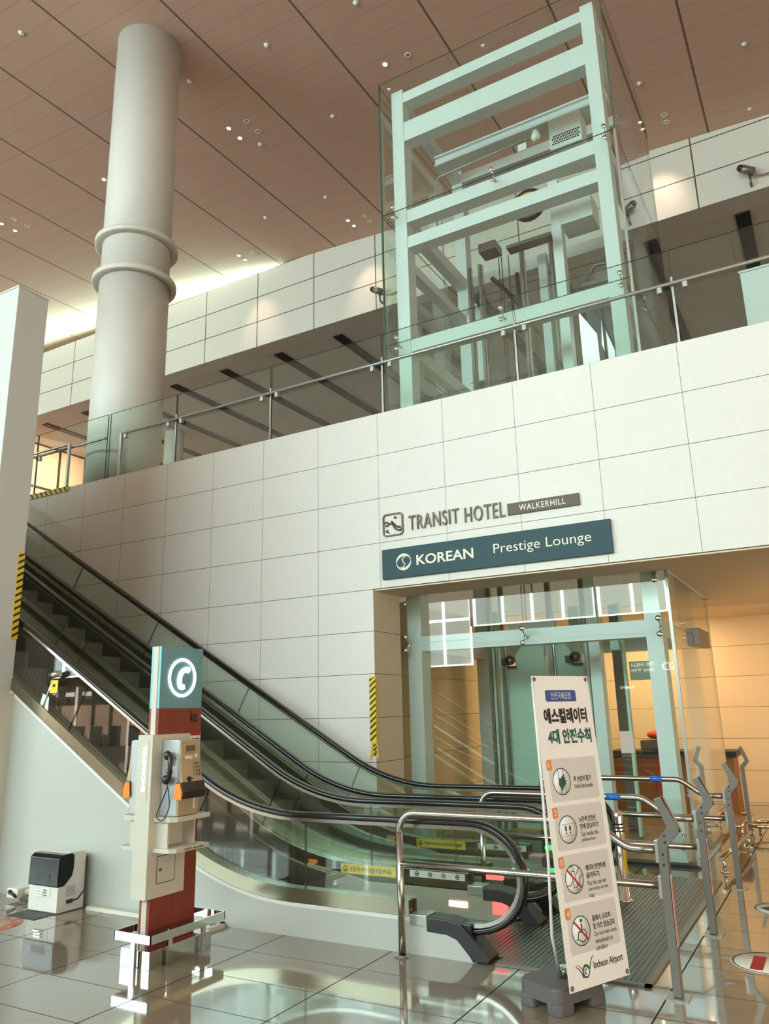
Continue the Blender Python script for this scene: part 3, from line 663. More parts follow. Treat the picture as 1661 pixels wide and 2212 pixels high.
    # warning stickers on the inner deck of the far balustrade
    ys = yb - .052
    b = MB(); b.box(.70, 1.28, ys - .002, ys, .262, .345); s_ = b.build('sticker', m_yellow, t)
    me = text_mesh('손잡이와 여행가방을 꼭 잡아주세요' if red else 'Please hold the handrail and baggage', .44, .042, .01, .0006)
    b = MB(); b.mesh(me, frame_mtx((.80, ys - .0025, .282), EX, EZ)); b.build('sticker_text', m_ink, s_)
    b = MB(); b.lathe([(.018, 0), (.026, 0), (.026, .001), (.018, .001)], (.75, ys - .004, .303), 20, axis=1); b.prism([(.74, .29), (.76, .29), (.75, .315)], 1, ys - .004, ys - .003); b.build('sticker_symbol', m_ink, s_)
    b = MB(); b.prism([(.33, .36), (.43, .355), (.44, .33), (.39, .305), (.34, .325)], 1, ys - .003, ys); b.build('arrow_sticker', m_inkor, t)
    b = MB(); b.box(1.42, 1.95, ys - .001, ys + .001, .285, .34); s_ = b.build('sticker', m_card, t)
    b = MB()
    for i in range(4): b.lathe([(.014, 0), (.020, 0), (.020, .001), (.014, .001)], (1.49 + i * .13, ys - .003, .312), 18, axis=1); b.box(1.48 + i * .13, 1.50 + i * .13, ys - .003, ys - .002, .307, .317)
    b.build('sticker_symbol', m_ink, s_)
    return t
YN0, YN1, YF0, YF1 = -3.03, -2.0, -1.54, -.5
escalator('nearer of the two glass-sided escalators, beside the telephone kiosk with red entry lamps', YN0, YN1, True)
escalator('farther of the two glass-sided escalators, along the stone wall with green entry lamps', YF0, YF1, False)
b = MB(); strip(b, .02, .06, YN1 + .08, YF0 - .08, UMIN, .9); tag(b.build('divider_deck', m_deck), 'stainless cover strip between the two escalators', 'cover strip')
b = MB(); b.box(2.63, 3.62, -3.06, .22, .002, .012)
for a_, c_ in ((-2.94, -2.09), (-1.91, -1.63), (-1.45, -.59), (-.40, .22)): b.box(1.29, 2.63, a_, c_, .002, .012)
b.box(3.62, 3.66, -3.10, .22, .002, .014, mi=1); b.box(2.63, 3.66, -3.10, -3.06, .002, .014, mi=1); tag(b.build('landing_plate', [m_plate, m_greymetal]), 'dark ribbed metal landing plate in front of both escalators', 'floor plate')
# notice plate with pictograms on the far balustrade
t = thing('safety_notice', 'small pale safety notice with round pictograms on the glass behind the banner', 'notice', (2.32, YF1 - .02, .4))
b = MB(); b.box(2.20, 2.46, YF1 - .012, YF1 - .008, .52, .86); b.build('plate', m_paper, t)
b = MB()
for i in range(3): b.lathe([(.026, 0), (.034, 0), (.034, .001), (.026, .001)], (2.26, YF1 - .016, .58 + i * .105), 20, axis=1); b.box(2.33, 2.44, YF1 - .014, YF1 - .013, .59 + i * .105, .60 + i * .105); b.box(2.33, 2.42, YF1 - .014, YF1 - .013, .565 + i * .105, .572 + i * .105); b.box(2.25, 2.27, YF1 - .016, YF1 - .015, .57 + i * .105, .60 + i * .105)
b.build('pictogram', m_ink, t)
# little sensor post on the deck of the near escalator
t = thing('sensor_post', 'thin steel sensor post with yellow tag on the deck of the nearer escalator', 'sensor post', (-2.38, -3.06, 1.80))
b = MB(); b.cyl((-2.37, -3.085, 1.74), (-2.20, -3.085, 2.13), .010, 8); b.build('rod', m_steel, t)
b = MB(); b.tube([(-2.24, -3.10, 2.14), (-2.12, -3.08, 2.155)], .035, 14); b.build('sensor_head', m_steel, t)
b = MB(); b.box(-2.24, -2.12, -3.093, -3.09, 1.96, 2.09); b.box(-2.20, -2.16, -3.095, -3.093, 2.02, 2.05, mi=1); b.build('tag', [m_yellow, m_ink], t)
b = MB(); b.prism([(-2.42, 1.78), (-2.26, 1.72), (-2.26, 1.92), (-2.36, 1.96)], 1, -3.082, -3.079); b.build('base_plate', m_frame, t)

# ------------------------------------------------------------------ barrier rails and bollard
def barrier(y, x0, label, blue):
    t = thing('barrier_rail', label, 'barrier rail', (2.9, y, 0))
    zt, zm = .965, .615; z_ = 0 if y > -3 else -.012
    b = MB()
    if x0: b.cyl((x0, y, .013 if y > -3 else .001), (x0, y, zt - .13), .026, 16)
    top = [(x0 + .13 - .13 * math.cos(R(a)), y, zt - .13 + .13 * math.sin(R(a))) for a in range(0, 91, 15)]
    sx = [(3.36 + .30 * q, y, zt - .145 * (q * q * (3 - 2 * q))) for q in [i / 10 for i in range(11)]]
    b.tube(([(x0, y, zt - .14)] + top + sx + [(3.81, y, zt - .145)]), .026, 16); b.build('top_rail', m_steel, t)
    b = MB(); b.cyl((x0, y, zm), (3.81, y, zm), .024, 16); b.build('mid_rail', m_steel, t)
    b = MB(); b.lathe([(.06, z_ + .013), (.06, z_ + .018), (.03, z_ + .026), (.026, z_ + .026), (.026, z_ + .013), (.06, z_ + .013)], (x0, y, 0), 20); b.build('base_flange', m_steel, t)
    b = MB(); prof = [(3.815, .012), (3.865, .012), (3.862, .84), (3.95, .935), (3.945, .965), (3.86, 1.135), (3.815, 1.12), (3.885, .955), (3.81, .875)]
    b.prism(prof, 1, y - .035, y + .035, bev=.003); p = b.build('flat_post', m_greymetal, t)
    b = MB(); b.prism([(3.952, .93), (3.958, .935), (3.868, 1.14), (3.862, 1.135)], 1, y - .022, y + .022); b.build('inlay', m_black, p); b = MB(); b.box(3.866, 3.868, y - .02, y + .02, .28, .68, mi=1); b.box(3.868, 3.869, y - .012, y + .012, .30, .66, mi=2); b.build('label_strip', [m_black, m_paper, m_inkor], p)
    for z in (.90, .86, .80, .74):
        b = MB(); b.lathe([(.001, 0), (.007, 0), (.007, -.003), (.001, -.003)], (3.86 if z > .85 else 3.84, y - .036, z + (.01 if z > .85 else 0)), 10, axis=1); b.build('bolt', m_dark, p)
    for z in (zt - .145, zm):
        b = MB(); b.box(3.795, 3.816, y - .04, y + .04, z - .07, z + .06, bev=.003); b.build('clamp_plate', m_brush, t)
    b = MB(); b.box(3.775, 3.905, y - .075, y + .075, .001, .008); b.build('foot_plate', m_brush, t)
    if blue: b = MB(); b.cyl((3.12, y, zt), (3.24, y, zt), .0275, 16); b.build('blue_tape', m_blue, t)
barrier(-3.19, 1.96, 'nearest steel barrier rail with zigzag flat post, in front of the near escalator', False)
barrier(-1.71, 1.98, 'middle steel barrier rail with blue tape, between the two escalators', True)
barrier(.005, 1.95, 'farthest steel barrier rail with blue tape, in front of the lift glass', True)
t = thing('bollard', 'short chrome bollard with black bands and yellow strip on the ribbed landing plate', 'bollard', (3.0, -.95, .012))
b = MB(); b.lathe([(.075, .012), (.075, .02), (.045, .03), (.045, .71), (.040, .745), (.022, .77), (.001, .778)], (3, -.95, 0), 28); b.build('post', m_chrome, t)
b = MB()
for z in (.585, .615, .645): b.lathe([(.045, z), (.048, z), (.048, z + .013), (.045, z + .013)], (3, -.95, 0), 28)
b.build('black_band', m_black, t)
b = MB(); b.prism([(3 + .047 * math.cos(R(a)), -.95 + .047 * math.sin(R(a))) for a in (-50, -35, -20, -5, 10)] + [(3 + .0455 * math.cos(R(a)), -.95 + .0455 * math.sin(R(a))) for a in (10, -5, -20, -35, -50)], 2, .24, .57); b.build('yellow_strip', m_yellow, t)
# floor guard rails round the lift, and the far zigzag post
def guard(label, path, legs):
    t = thing('guard_rail', label, 'guard rail', path[0][:2] + (0,))
    b = MB(); b.tube(path, .022, 12); b.build('rail', m_gold_rail, t)
    for x, y in legs:
        b = MB(); b.cyl((x, y, .006), (x, y, path[0][2]), .016, 10); b.lathe([(.045, .001), (.045, .008), (.02, .014)], (x, y, 0), 16); b.build('leg', m_chrome, t)
guard('low brass-toned guard rail along the right side of the lift', [(3.62, .55, .15), (3.68, 1.4, .15), (3.72, 2.5, .15)], [(3.63, .7), (3.71, 2.3)])
guard('low guard rail corner beside the lift, nearer the orange wall', [(3.44, 2.95, .15), (3.57, 2.95, .15), (3.58, 4.2, .15), (3.44, 4.2, .15)], [(3.57, 3.0), (3.58, 4.1)])
t = thing('zigzag_post', 'free-standing zigzag flat post rising from a low ring rail beside the lift', 'post', (3.66, 3.36, 0))
b = MB(); dx = -.19; b.prism([(3.80 + dx, .005), (3.845 + dx, .005), (3.842 + dx, .84), (3.91 + dx, .92), (3.905 + dx, .95), (3.84 + dx, 1.12), (3.80 + dx, 1.11), (3.865 + dx, .94), (3.795 + dx, .87)], 1, 3.31, 3.39); b.build('flat_post', m_greymetal, t)
b = MB(); b.tube([(3.80 + .17 * math.cos(R(a)), 3.36 + .25 * math.sin(R(a)), .14) for a in range(0, 360, 15)], .026, 10, closed=True); b.build('ring_rail', m_gold_rail, t)
for x, y in ((3.93, 3.22), (3.72, 3.60)):
    b = MB(); b.cyl((x, y, .004), (x, y, .13), .018, 10); b.build('leg', m_chrome, t)

# ------------------------------------------------------------------ telephone kiosk
t = thing('telephone_kiosk', 'tall red wood and teal telephone kiosk with lit handset sign beside the escalator', 'telephone kiosk', (.385, -3.9, 0))
KX0, KX1, KY0, KY1, KZ = .335, .435, -4.15, -3.69, 2.225
b = MB(); b.box(.36, .41, KY0 - .004, KY1, .116, KZ); b.build('spine', m_cream, t)
for xa, xb in ((KX0, .358), (.412, KX1)):
    b = MB(); b.box(xa, xb, KY0, KY1, .116, 1.755); b.build('wood_board', m_wood, t)
    b = MB(); b.box(xa, xb, KY0, KY1, 1.757, KZ, sidemi=1, axis=0); sg = b.build('sign_board', [m_teal, m_tealedge], t)
    if xa > .4:
        b = MB(); b.lathe([(.128, .001), (.150, .001), (.150, .010), (.128, .010)], (KX1, -3.92, 1.99), 48, axis=0); b.build('lit_ring', m_glow, sg)
        pts = []
        for k in range(13):
            a = -48 + 96 * k / 12; pts.append((-3.845 - .10 * math.cos(R(a)) * .92, 1.99 + .118 * math.sin(R(a))))
        o_ = [(-3.845 - .135 * math.cos(R(-50 + 100 * k / 12)), 1.99 + .118 * math.sin(R(-50 + 100 * k / 12)) * 1.0) for k in range(13)]
        i_ = [(-3.835 - .090 * math.cos(R(-38 + 76 * k / 10)), 1.99 + .085 * math.sin(R(-38 + 76 * k / 10))) for k in range(11)]
        # handset silhouette: curved grip with two blocks
        poly = [(-3.865, 1.905), (-3.905, 1.885), (-3.945, 1.893), (-3.972, 1.93), (-3.980, 1.98), (-3.972, 2.03), (-3.945, 2.065), (-3.905, 2.092), (-3.862, 2.100), (-3.845, 2.075), (-3.862, 2.045), (-3.892, 2.050), (-3.920, 2.028), (-3.932, 1.985), (-3.925, 1.95), (-3.905, 1.925), (-3.885, 1.940)]
        ca, sa = math.cos(R(-14)), math.sin(R(-14)); poly = [(-3.918 + .86 * ((y + 3.92) * ca - (z - 1.99) * sa), 1.99 + .90 * ((y + 3.92) * sa + (z - 1.99) * ca)) for y, z in poly]
        b = MB(); b.prism(poly, 0, KX1 + .001, KX1 + .010); b.build('lit_handset', m_glow, sg)
        me = text_mesh('kt', .085, .085, .03, .001); b = MB(); b.mesh(me, frame_mtx((KX1 + .001, -3.815, 1.648), EY, EZ)); b.box(KX1, KX1 + .002, -3.79, -3.72, 1.712, 1.718, mi=1); b.build('logo', [m_ink, m_wood], sg)
b = MB(); b.box(.295, .445, -4.205, -3.70, .98, 1.565); b.prism([(-4.205, .43), (-3.825, .43), (-3.825, .98), (-4.205, .98)], 0, .295, .445); cab = b.build('cabinet', m_cream, t)
b = MB(); b.box(.445, .447, -4.105, -3.93, .525, .705); d = b.build('door', m_cream, t)
b = MB(); b.box(.4465, .4475, -4.108, -3.927, .521, .525); b.box(.4465, .4475, -4.108, -3.927, .705, .709); b.box(.4465, .4475, -4.109, -4.105, .521, .709); b.box(.4465, .4475, -3.93, -3.926, .521, .709); b.build('seam', m_ink, d)
b = MB(); b.ball((.455, -4.08, .615), .011, 12); b.build('lock_knob', m_gold, d)
me = text_mesh('TELEPHONE', .33, .036, .02, .001); b = MB(); b.mesh(me, frame_mtx((.352, -4.2095, 1.49), (0, 0, -1), EX)); b.build('lit_lettering', m_glow2, t)
b = MB(); b.box(.33, .41, -4.208, -4.2055, 1.10, 1.52); 
for x in (.335, .405):
    for z in (1.105, 1.515): b.ball((x, -4.208, z), .003, 6)
b.build('letter_plate', m_cream, t)
for sx, xs in ((1, .445), (-1, .295)):
    def X(d): return xs + sx * d
    for z0, z1 in ((.952, .985), (.742, .772)):
        b = MB(); ye = -3.78 if sx > 0 else -3.84; pl = [(X(0), -4.16), (X(.16), -4.16), (X(.20), -4.12), (X(.20), ye), (X(0), ye)]
        b.prism(pl, 2, z0, z1, bev=.003); sh = b.build('shelf', m_cream, t)
        if z0 < .8 and sx > 0:
            me = text_mesh('무료충전기 / FREE CHARGE', .20, .018, .01, .0005); b = MB(); b.mesh(me, frame_mtx((X(.20) + .0006, -4.04, .748), EY, EZ)); b.build('shelf_lettering', m_ink, sh)
    b = MB(); b.box(X(.0), X(.115), -4.13, -4.115, .772, .952); b.build('shelf_side', m_cream, t); b = MB(); b.box(X(.0), X(.115), -3.86, -3.845, .772, .952); b.build('shelf_side', m_cream, t)
b = MB(); b.box(.446, .448, -4.09, -4.02, .80, .88); b.build('blue_label', m_tealedge, t)
b = MB(); b.box(.4455, .4465, -3.815, -3.705, 1.50, 1.565); b.box(.4465, .447, -3.815, -3.705, 1.545, 1.565, mi=1); b.box(.4465, .447, -3.80, -3.715, 1.51, 1.525, mi=2); b.build('notice_label', [m_paper, m_inkred, m_ink], t)
b = MB(); b.box(.245, .53, -4.22, -3.60, .0, .115, bev=.002); b.build('base_plinth', m_chrome, t)
b = MB(); y0, y1, x0, x1 = -4.27, -3.52, .235, .585
bar = [(x0, y0), (x1, y0), (x1, y1), (x0, y1)]
for (xa, ya), (xb, yb) in zip(bar, bar[1:] + bar[:1]):
    b.box(min(xa, xb) - .004, max(xa, xb) + .004, min(ya, yb) - .004, max(ya, yb) + .004, .178, .235)
b.build('bumper_rail', m_chrome, t)
for x, y in ((.40, -4.245), (.56, -4.06), (.56, -3.72), (.26, -4.06), (.26, -3.72)):
    b = MB(); b.box(x - (.02 if y < -4.2 else .006), x + (.02 if y < -4.2 else .006), y - (.012 if y < -4.2 else .02), y + (.012 if y < -4.2 else .02), .001, .235); b.build('bumper_leg', m_chrome, t)

def payphone(label, sx, xs):
    t = thing('payphone', label, 'payphone', (xs + sx * .1, -4.0, .985))
    def X(d): return xs + sx * d
    def P(poly, y0, y1): return [(X(a), z) for a, z in poly], 1, y0, y1
    Ya, Yb = -4.105, -3.895
    b = MB(); b.prism(*P([(.002, .988), (.165, .988), (.165, 1.13), (.175, 1.50), (.160, 1.525), (.002, 1.525)], Ya, Yb), bev=.006); bd = b.build('body', m_silver, t)
    b = MB(); b.prism(*P([(.176, 1.225), (.215, 1.225), (.19, 1.35), (.18, 1.52), (.166, 1.52)], Ya + .004, Yb - .002)); fp = b.build('front_panel', m_bronze, t)
    b = MB(); b.box(X(.166), X(.176), Ya + .004, Yb - .002, .99, 1.13); b.build('lower_panel', m_bronze, t)
    b = MB(); b.box(X(.181), X(.192), -4.075, -3.945, 1.43, 1.495, bev=.002); b.box(X(.192), X(.193), -4.06, -3.96, 1.44, 1.482, mi=1); b.build('display', [m_bronze, m_lcd], fp)
    b = MB()
    for i in range(3):
        for j in range(4):
            y, z = -3.975 + i * .024, 1.345 - j * .026; f = .180 + (1.40 - z) * .21; b.box(X(f), X(f + .012), y, y + .014, z, z + .015)
    b.build('keypad', m_steel, fp)
    b = MB(); b.lathe([(.001, 0), (.017, 0), (.017, sx * .012), (.001, sx * .012)], (X(.183), -3.945, 1.405), 18, axis=0); b.box(X(.185), X(.197), -4.06, -3.99, 1.385, 1.408, bev=.001); b.build('card_button', m_paper, fp)
    b = MB(); b.box(X(.205), X(.22), -4.045, -4.02, 1.225, 1.26); b.box(X(.205), X(.222), -4.06, -4.0, 1.243, 1.25); b.build('coin_lever', m_black, fp)
    b = MB(); b.prism(*P([(.15, 1.12), (.235, 1.11), (.24, 1.16), (.22, 1.225), (.16, 1.222)], Ya - .012, Yb + .012), bev=.003); tr = b.build('coin_tray', m_brown, t)
    b = MB(); b.box(X(.232), X(.242), -4.06, -3.93, 1.128, 1.165); b.build('tray_slot', m_black, tr)
    b = MB(); b.prism(*P([(.152, 1.108), (.222, 1.10), (.228, 1.16), (.205, 1.218), (.162, 1.215)], Ya - .017, Ya - .012)); b.build('orange_side', m_orange, tr)
    yb_ = Ya - .03; nh = len(t.children)
    b = MB(); b.tube([(X(.118), yb_ - .012, 1.42), (X(.135), yb_ - .02, 1.40), (X(.138), yb_ - .022, 1.34), (X(.132), yb_ - .022, 1.26), (X(.108), yb_ - .012, 1.235)], .017, 12)
    b.ball((X(.092), yb_ - .006, 1.415), .034, 16, sy=.75); b.ball((X(.085), yb_ - .006, 1.243), .034, 16, sy=.75); b.build('handset', m_black, t)
    b = MB(); b.cyl((X(.088), Ya, 1.36), (X(.088), yb_ - .01, 1.36), .012, 12); b.box(X(.06), X(.12), Ya - .02, Ya, 1.345, 1.375, bev=.003); b.ball((X(.085), Ya - .01, 1.30), .026, 14, sy=.6); b.build('hook', m_steel, t)
    pts = [(X(.105), yb_ - .01, 1.215), (X(.10), yb_ - .012, 1.17), (X(.06), yb_ - .014, 1.09), (X(.035), yb_ - .026, 1.02), (X(.045), yb_ - .040, .985), (X(.09), yb_ - .042, .965), (X(.13), yb_ - .034, 1.0), (X(.135), yb_ - .01, 1.07), (X(.12), yb_ - .004, 1.13), (X(.10), yb_, 1.20)]
    sm = []
    for i in range(len(pts) - 1):
        p0, p1, p2, p3 = [Vector(pts[max(0, min(len(pts) - 1, i + d))]) for d in (-1, 0, 1, 2)]
        for k in range(5):
            q = k / 5; sm.append(.5 * ((2 * p1) + (p2 - p0) * q + (2 * p0 - 5 * p1 + 4 * p2 - p3) * q * q + (3 * p1 - p0 - 3 * p2 + p3) * q ** 3))
    b = MB(); b.tube(sm, .0042, 8); b.build('cord', m_dark, t)
    if sx < 0:      # the handset hangs on the other flank of this one
        for c in t.children:
            if c.name.split('.')[0] in ('handset', 'hook', 'cord'):
                for v in c.data.vertices: v.co.y = -v.co.y
                c.data.flip_normals()
    b = MB(); b.box(X(.176), X(.1775), -3.95, -3.925, 1.03, 1.10); b.build('label_plate', m_paper, t)
payphone('silver payphone with hanging black handset on the right side of the kiosk', 1, .447)
payphone('silver payphone on the left side of the kiosk, seen edge-on with orange tray', -1, .293)

# ------------------------------------------------------------------ sanitiser machine, power outlet, cables
t = thing('dispenser_machine', 'small white floor machine with dark smoked cover against the white escalator wall', 'machine', (-1.63, -3.33, 0))
mx0, mx1, my0, my1 = -1.82, -1.42, -3.46, -3.17
def yz(poly): return [(y, z) for y, z in poly]
b = MB(); b.prism([(my0 + .01, .006), (my1, .006), (my1, .47), (my1 - .03, .50), (my0 + .10, .50), (my0 + .06, .45), (my0 + .03, .24), (my0, .235), (my0, .016)], 0, mx0 + .002, mx1 - .002, bev=.006); b.build('body', m_white, t)
b = MB(); b.prism([(my0 - .012, .225), (my0 + .06, .225), (my0 + .14, .30), (my0 + .155, .36), (my0 + .155, .475), (my0 + .13, .497), (my0 + .03, .492), (my0 - .006, .465)], 0, mx0 - .006, mx1 + .006, bev=.008); cv = b.build('smoked_cover', m_navy, t)
b = MB(); b.box(mx0 + .11, mx1 - .11, my0 - .0135, my0 - .0125, .268, .325); b.build('dispense_slot', m_black, cv)
b = MB(); b.box(mx0 + .12, mx0 + .30, my0 - .004, my0 - .0005, .135, .215, bev=.001); b.box(mx0 + .13, mx0 + .22, my0 - .016, my0 - .004, .187, .198, mi=1); b.box(mx0 + .13, mx0 + .22, my0 - .016, my0 - .004, .165, .174, mi=1); b.box(mx0 + .12, mx0 + .21, my0 - .016, my0 - .004, .143, .153, mi=1)
for z in (.145, .168, .19): b.box(mx0 + .225, mx0 + .255, my0 - .006, my0 - .004, z, z + .006, mi=2)
b.build('battery_plate', [m_white, m_steel, m_ink], t)
b = MB()
for i in range(8):
    for j in range(8): b.box(mx1 - .001, mx1 + .001, my0 + .09 + i * .013, my0 + .094 + i * .013, .135 + j * .011, .139 + j * .011)
b.build('speaker_holes', m_ink, t)
b = MB(); b.box(mx1 - .001, mx1 + .012, my0 + .10, my0 + .16, .075, .105); b.tube([(mx1 + .01, my0 + .14, .09), (mx1 + .03, my0 + .20, .10), (mx1 + .028, my0 + .27, .16), (mx1 + .016, my1 - .005, .30), (mx1 + .01, my1 + .004, .44)], .007, 8); b.build('power_lead', m_black, t)
b = MB(); b.box(mx0 - .01, mx1 - .03, my0 - .20, my0 + .03, .001, .005); tag(b.build('drip_mat', m_mat), 'dark grey drip mat on the floor in front of the white machine', 'mat')
t = thing('power_outlet', 'white outlet block with black plug on the floor left of the machine', 'power outlet', (-2.5, -3.2, 0))
b = MB(); b.box(-2.36, -2.20, -3.30, -3.16, .03, .12, bev=.01); b.build('outlet_body', m_white, t)
b = MB(); b.tube([(-2.32, -3.305, .085), (-2.28, -3.33, .085), (-2.24, -3.32, .075), (-2.20, -3.31, .05)], .013, 8); b.ball((-2.29, -3.318, .09), .02, 10); b.build('plug', m_black, t)
b = MB(); b.tube([(-2.20, -3.20, .08), (-2.08, -3.17, .065), (-1.85, -3.15, .06)], .028, 12); tag(b.build('cable_duct', m_soffit), 'cream cable duct running from the outlet block behind the machine', 'cable duct')
b = MB(); b.tube([(-2.22, -3.24, .02), (-1.84, -3.22, .02)], .019, 12); tag(b.build('pipe', m_chrome), 'short shiny pipe lying on the floor left of the machine', 'pipe')
b = MB(); b.prism([(-3.22, .001), (-3.12, .001), (-3.135, .03), (-3.205, .03)], 0, -1.33, .16); tag(b.build('cable_cover', m_cream), 'long cream cable cover on the floor along the escalator wall', 'cable cover')
b = MB(); b.prism([(.18, .001), (.26, .001), (.245, .028), (.195, .028)], 1, -3.50, -3.12); b.cyl((.22, -3.14, .022), (.22, -3.105, .022), .018, 10, mi=1); tag(b.build('cable_cover', [m_cream, m_black]), 'short cream cable cover branching off behind the telephone kiosk', 'cable cover')

# ------------------------------------------------------------------ stickers on the floor
def disc(b, cx, cy_, r, z, mi=0, n=48, r2=0.):
    if r2: b.lathe([(r2, z), (r, z), (r, z + .0008), (r2, z + .0008)], (cx, cy_, 0), n, mi)
    else: b.lathe([(.001, z), (r, z), (r, z + .0008), (.001, z + .0008)], (cx, cy_, 0), n, mi)
t = thing('floor_sticker', 'round reddish floor sticker with pale centre at the left picture edge', 'floor sticker', (-1.62, -3.96, 0))
b = MB(); disc(b, -1.68, -3.93, .27, .001); b.build('red_ring', m_pinkst, t); b = MB(); disc(b, -1.68, -3.93, .175, .002); b.build('pale_centre', m_pinkin, t)
b = MB(); me = text_mesh('안전거리', .24, .06, .01, .0003); b.mesh(me, frame_mtx((-1.80, -3.96, .0032), EX, EY)); b.build('lettering', m_pinkst, t)
b = MB()
for k, ch in enumerate('거리두기 안전 거리'):
    if ch == ' ': continue
    a = 150 - k * 27; me = text_mesh(ch, None, .05, .01, .0003); b.mesh(me, frame_mtx((-1.68 + .20 * math.cos(R(a)), -3.93 + .20 * math.sin(R(a)), .0022), (math.sin(R(a)), -math.cos(R(a)), 0), (math.cos(R(a)), math.sin(R(a)), 0)))
b.build('ring_lettering', m_pinkin, t)
for cx, c_y, kind, l in ((4.27, -2.27, 0, 'round white floor sticker with a red block, nearer one at the right edge'), (4.27, -.70, 1, 'round white floor sticker with a dark arrow, farther one at the right edge')):
    t = thing('floor_sticker', l, 'floor sticker', (cx, c_y, 0))
    b = MB(); disc(b, cx, c_y, .25, .001); b.build('white_disc', m_stw, t)
    b = MB(); disc(b, cx, c_y, .242, .0022, r2=.232); b.build('dark_rim', m_ink, t)
    if kind == 0: b = MB(); b.box(cx - .115, cx - .035, c_y - .18, c_y + .13, .0022, .0030); b.build('red_block', m_inkred, t)
    else: b = MB(); b.prism([(cx - .20, c_y - .02), (cx - .02, c_y + .16), (cx - .02, c_y + .06), (cx + .18, c_y + .06), (cx + .18, c_y - .10), (cx - .02, c_y - .10), (cx - .02, c_y - .19)], 2, .0022, .0030); b.build('arrow', m_ink, t)

# ------------------------------------------------------------------ banner stand
BW, BHt = .525, 1.762
t = thing('banner_stand', 'tall white escalator safety banner on a grey plastic base beside the ribbed plate', 'banner stand', (3.25, -3.56, 0), local=True, rotz=1.135)
b = MB(); b.box(0, BW, 0, BHt, -.0015, 0); bn = b.build('banner_sheet', m_vinyl, t)
bl = math.atan(.0749); mb_ = Matrix(((1, 0, 0, -.176), (0, math.sin(bl), -math.cos(bl), -.223), (0, math.cos(bl), math.sin(bl), .135), (0, 0, 0, 1)))
bn.matrix_local = mb_
z1 = .0008
def btext(body, x, y, w, h, m, bold=0., name='lettering', parent=None):
    me = text_mesh(body, w, h, bold, .0002); b = MB(); b.mesh(me, Matrix.Translation((x, y, z1 + .0006))); return b.build(name, m, parent or bn)
b = MB(); b.prism(rrect(.105, .388, 1.60, 1.672, .012), 2, 0, z1); b.build('title_plate', m_inkblue, bn)
btext('인천국제공항', .155, 1.615, .185, .044, m_paper)
btext('에스컬레이터', .068, 1.465, .40, .095, m_ink, .045)
btext('4대 안전수칙', .082, 1.340, .40, .092, m_inkgreen, .045)
cards = [('1', '꼭 손잡이 잡기', None, ['Hold the handle']), ('2', '노란색 안전선', '안에 탑승하기', ['Get inside the', 'yellow line']), ('3', '캐리어 안전하게', '올려두기', ['Put the carrier', 'correctly on the', 'step']), ('4', '휠체어, 유모차', '및 카트 탑승금지', ['Do not take carts,', 'wheelchairs or', 'strollers'])]
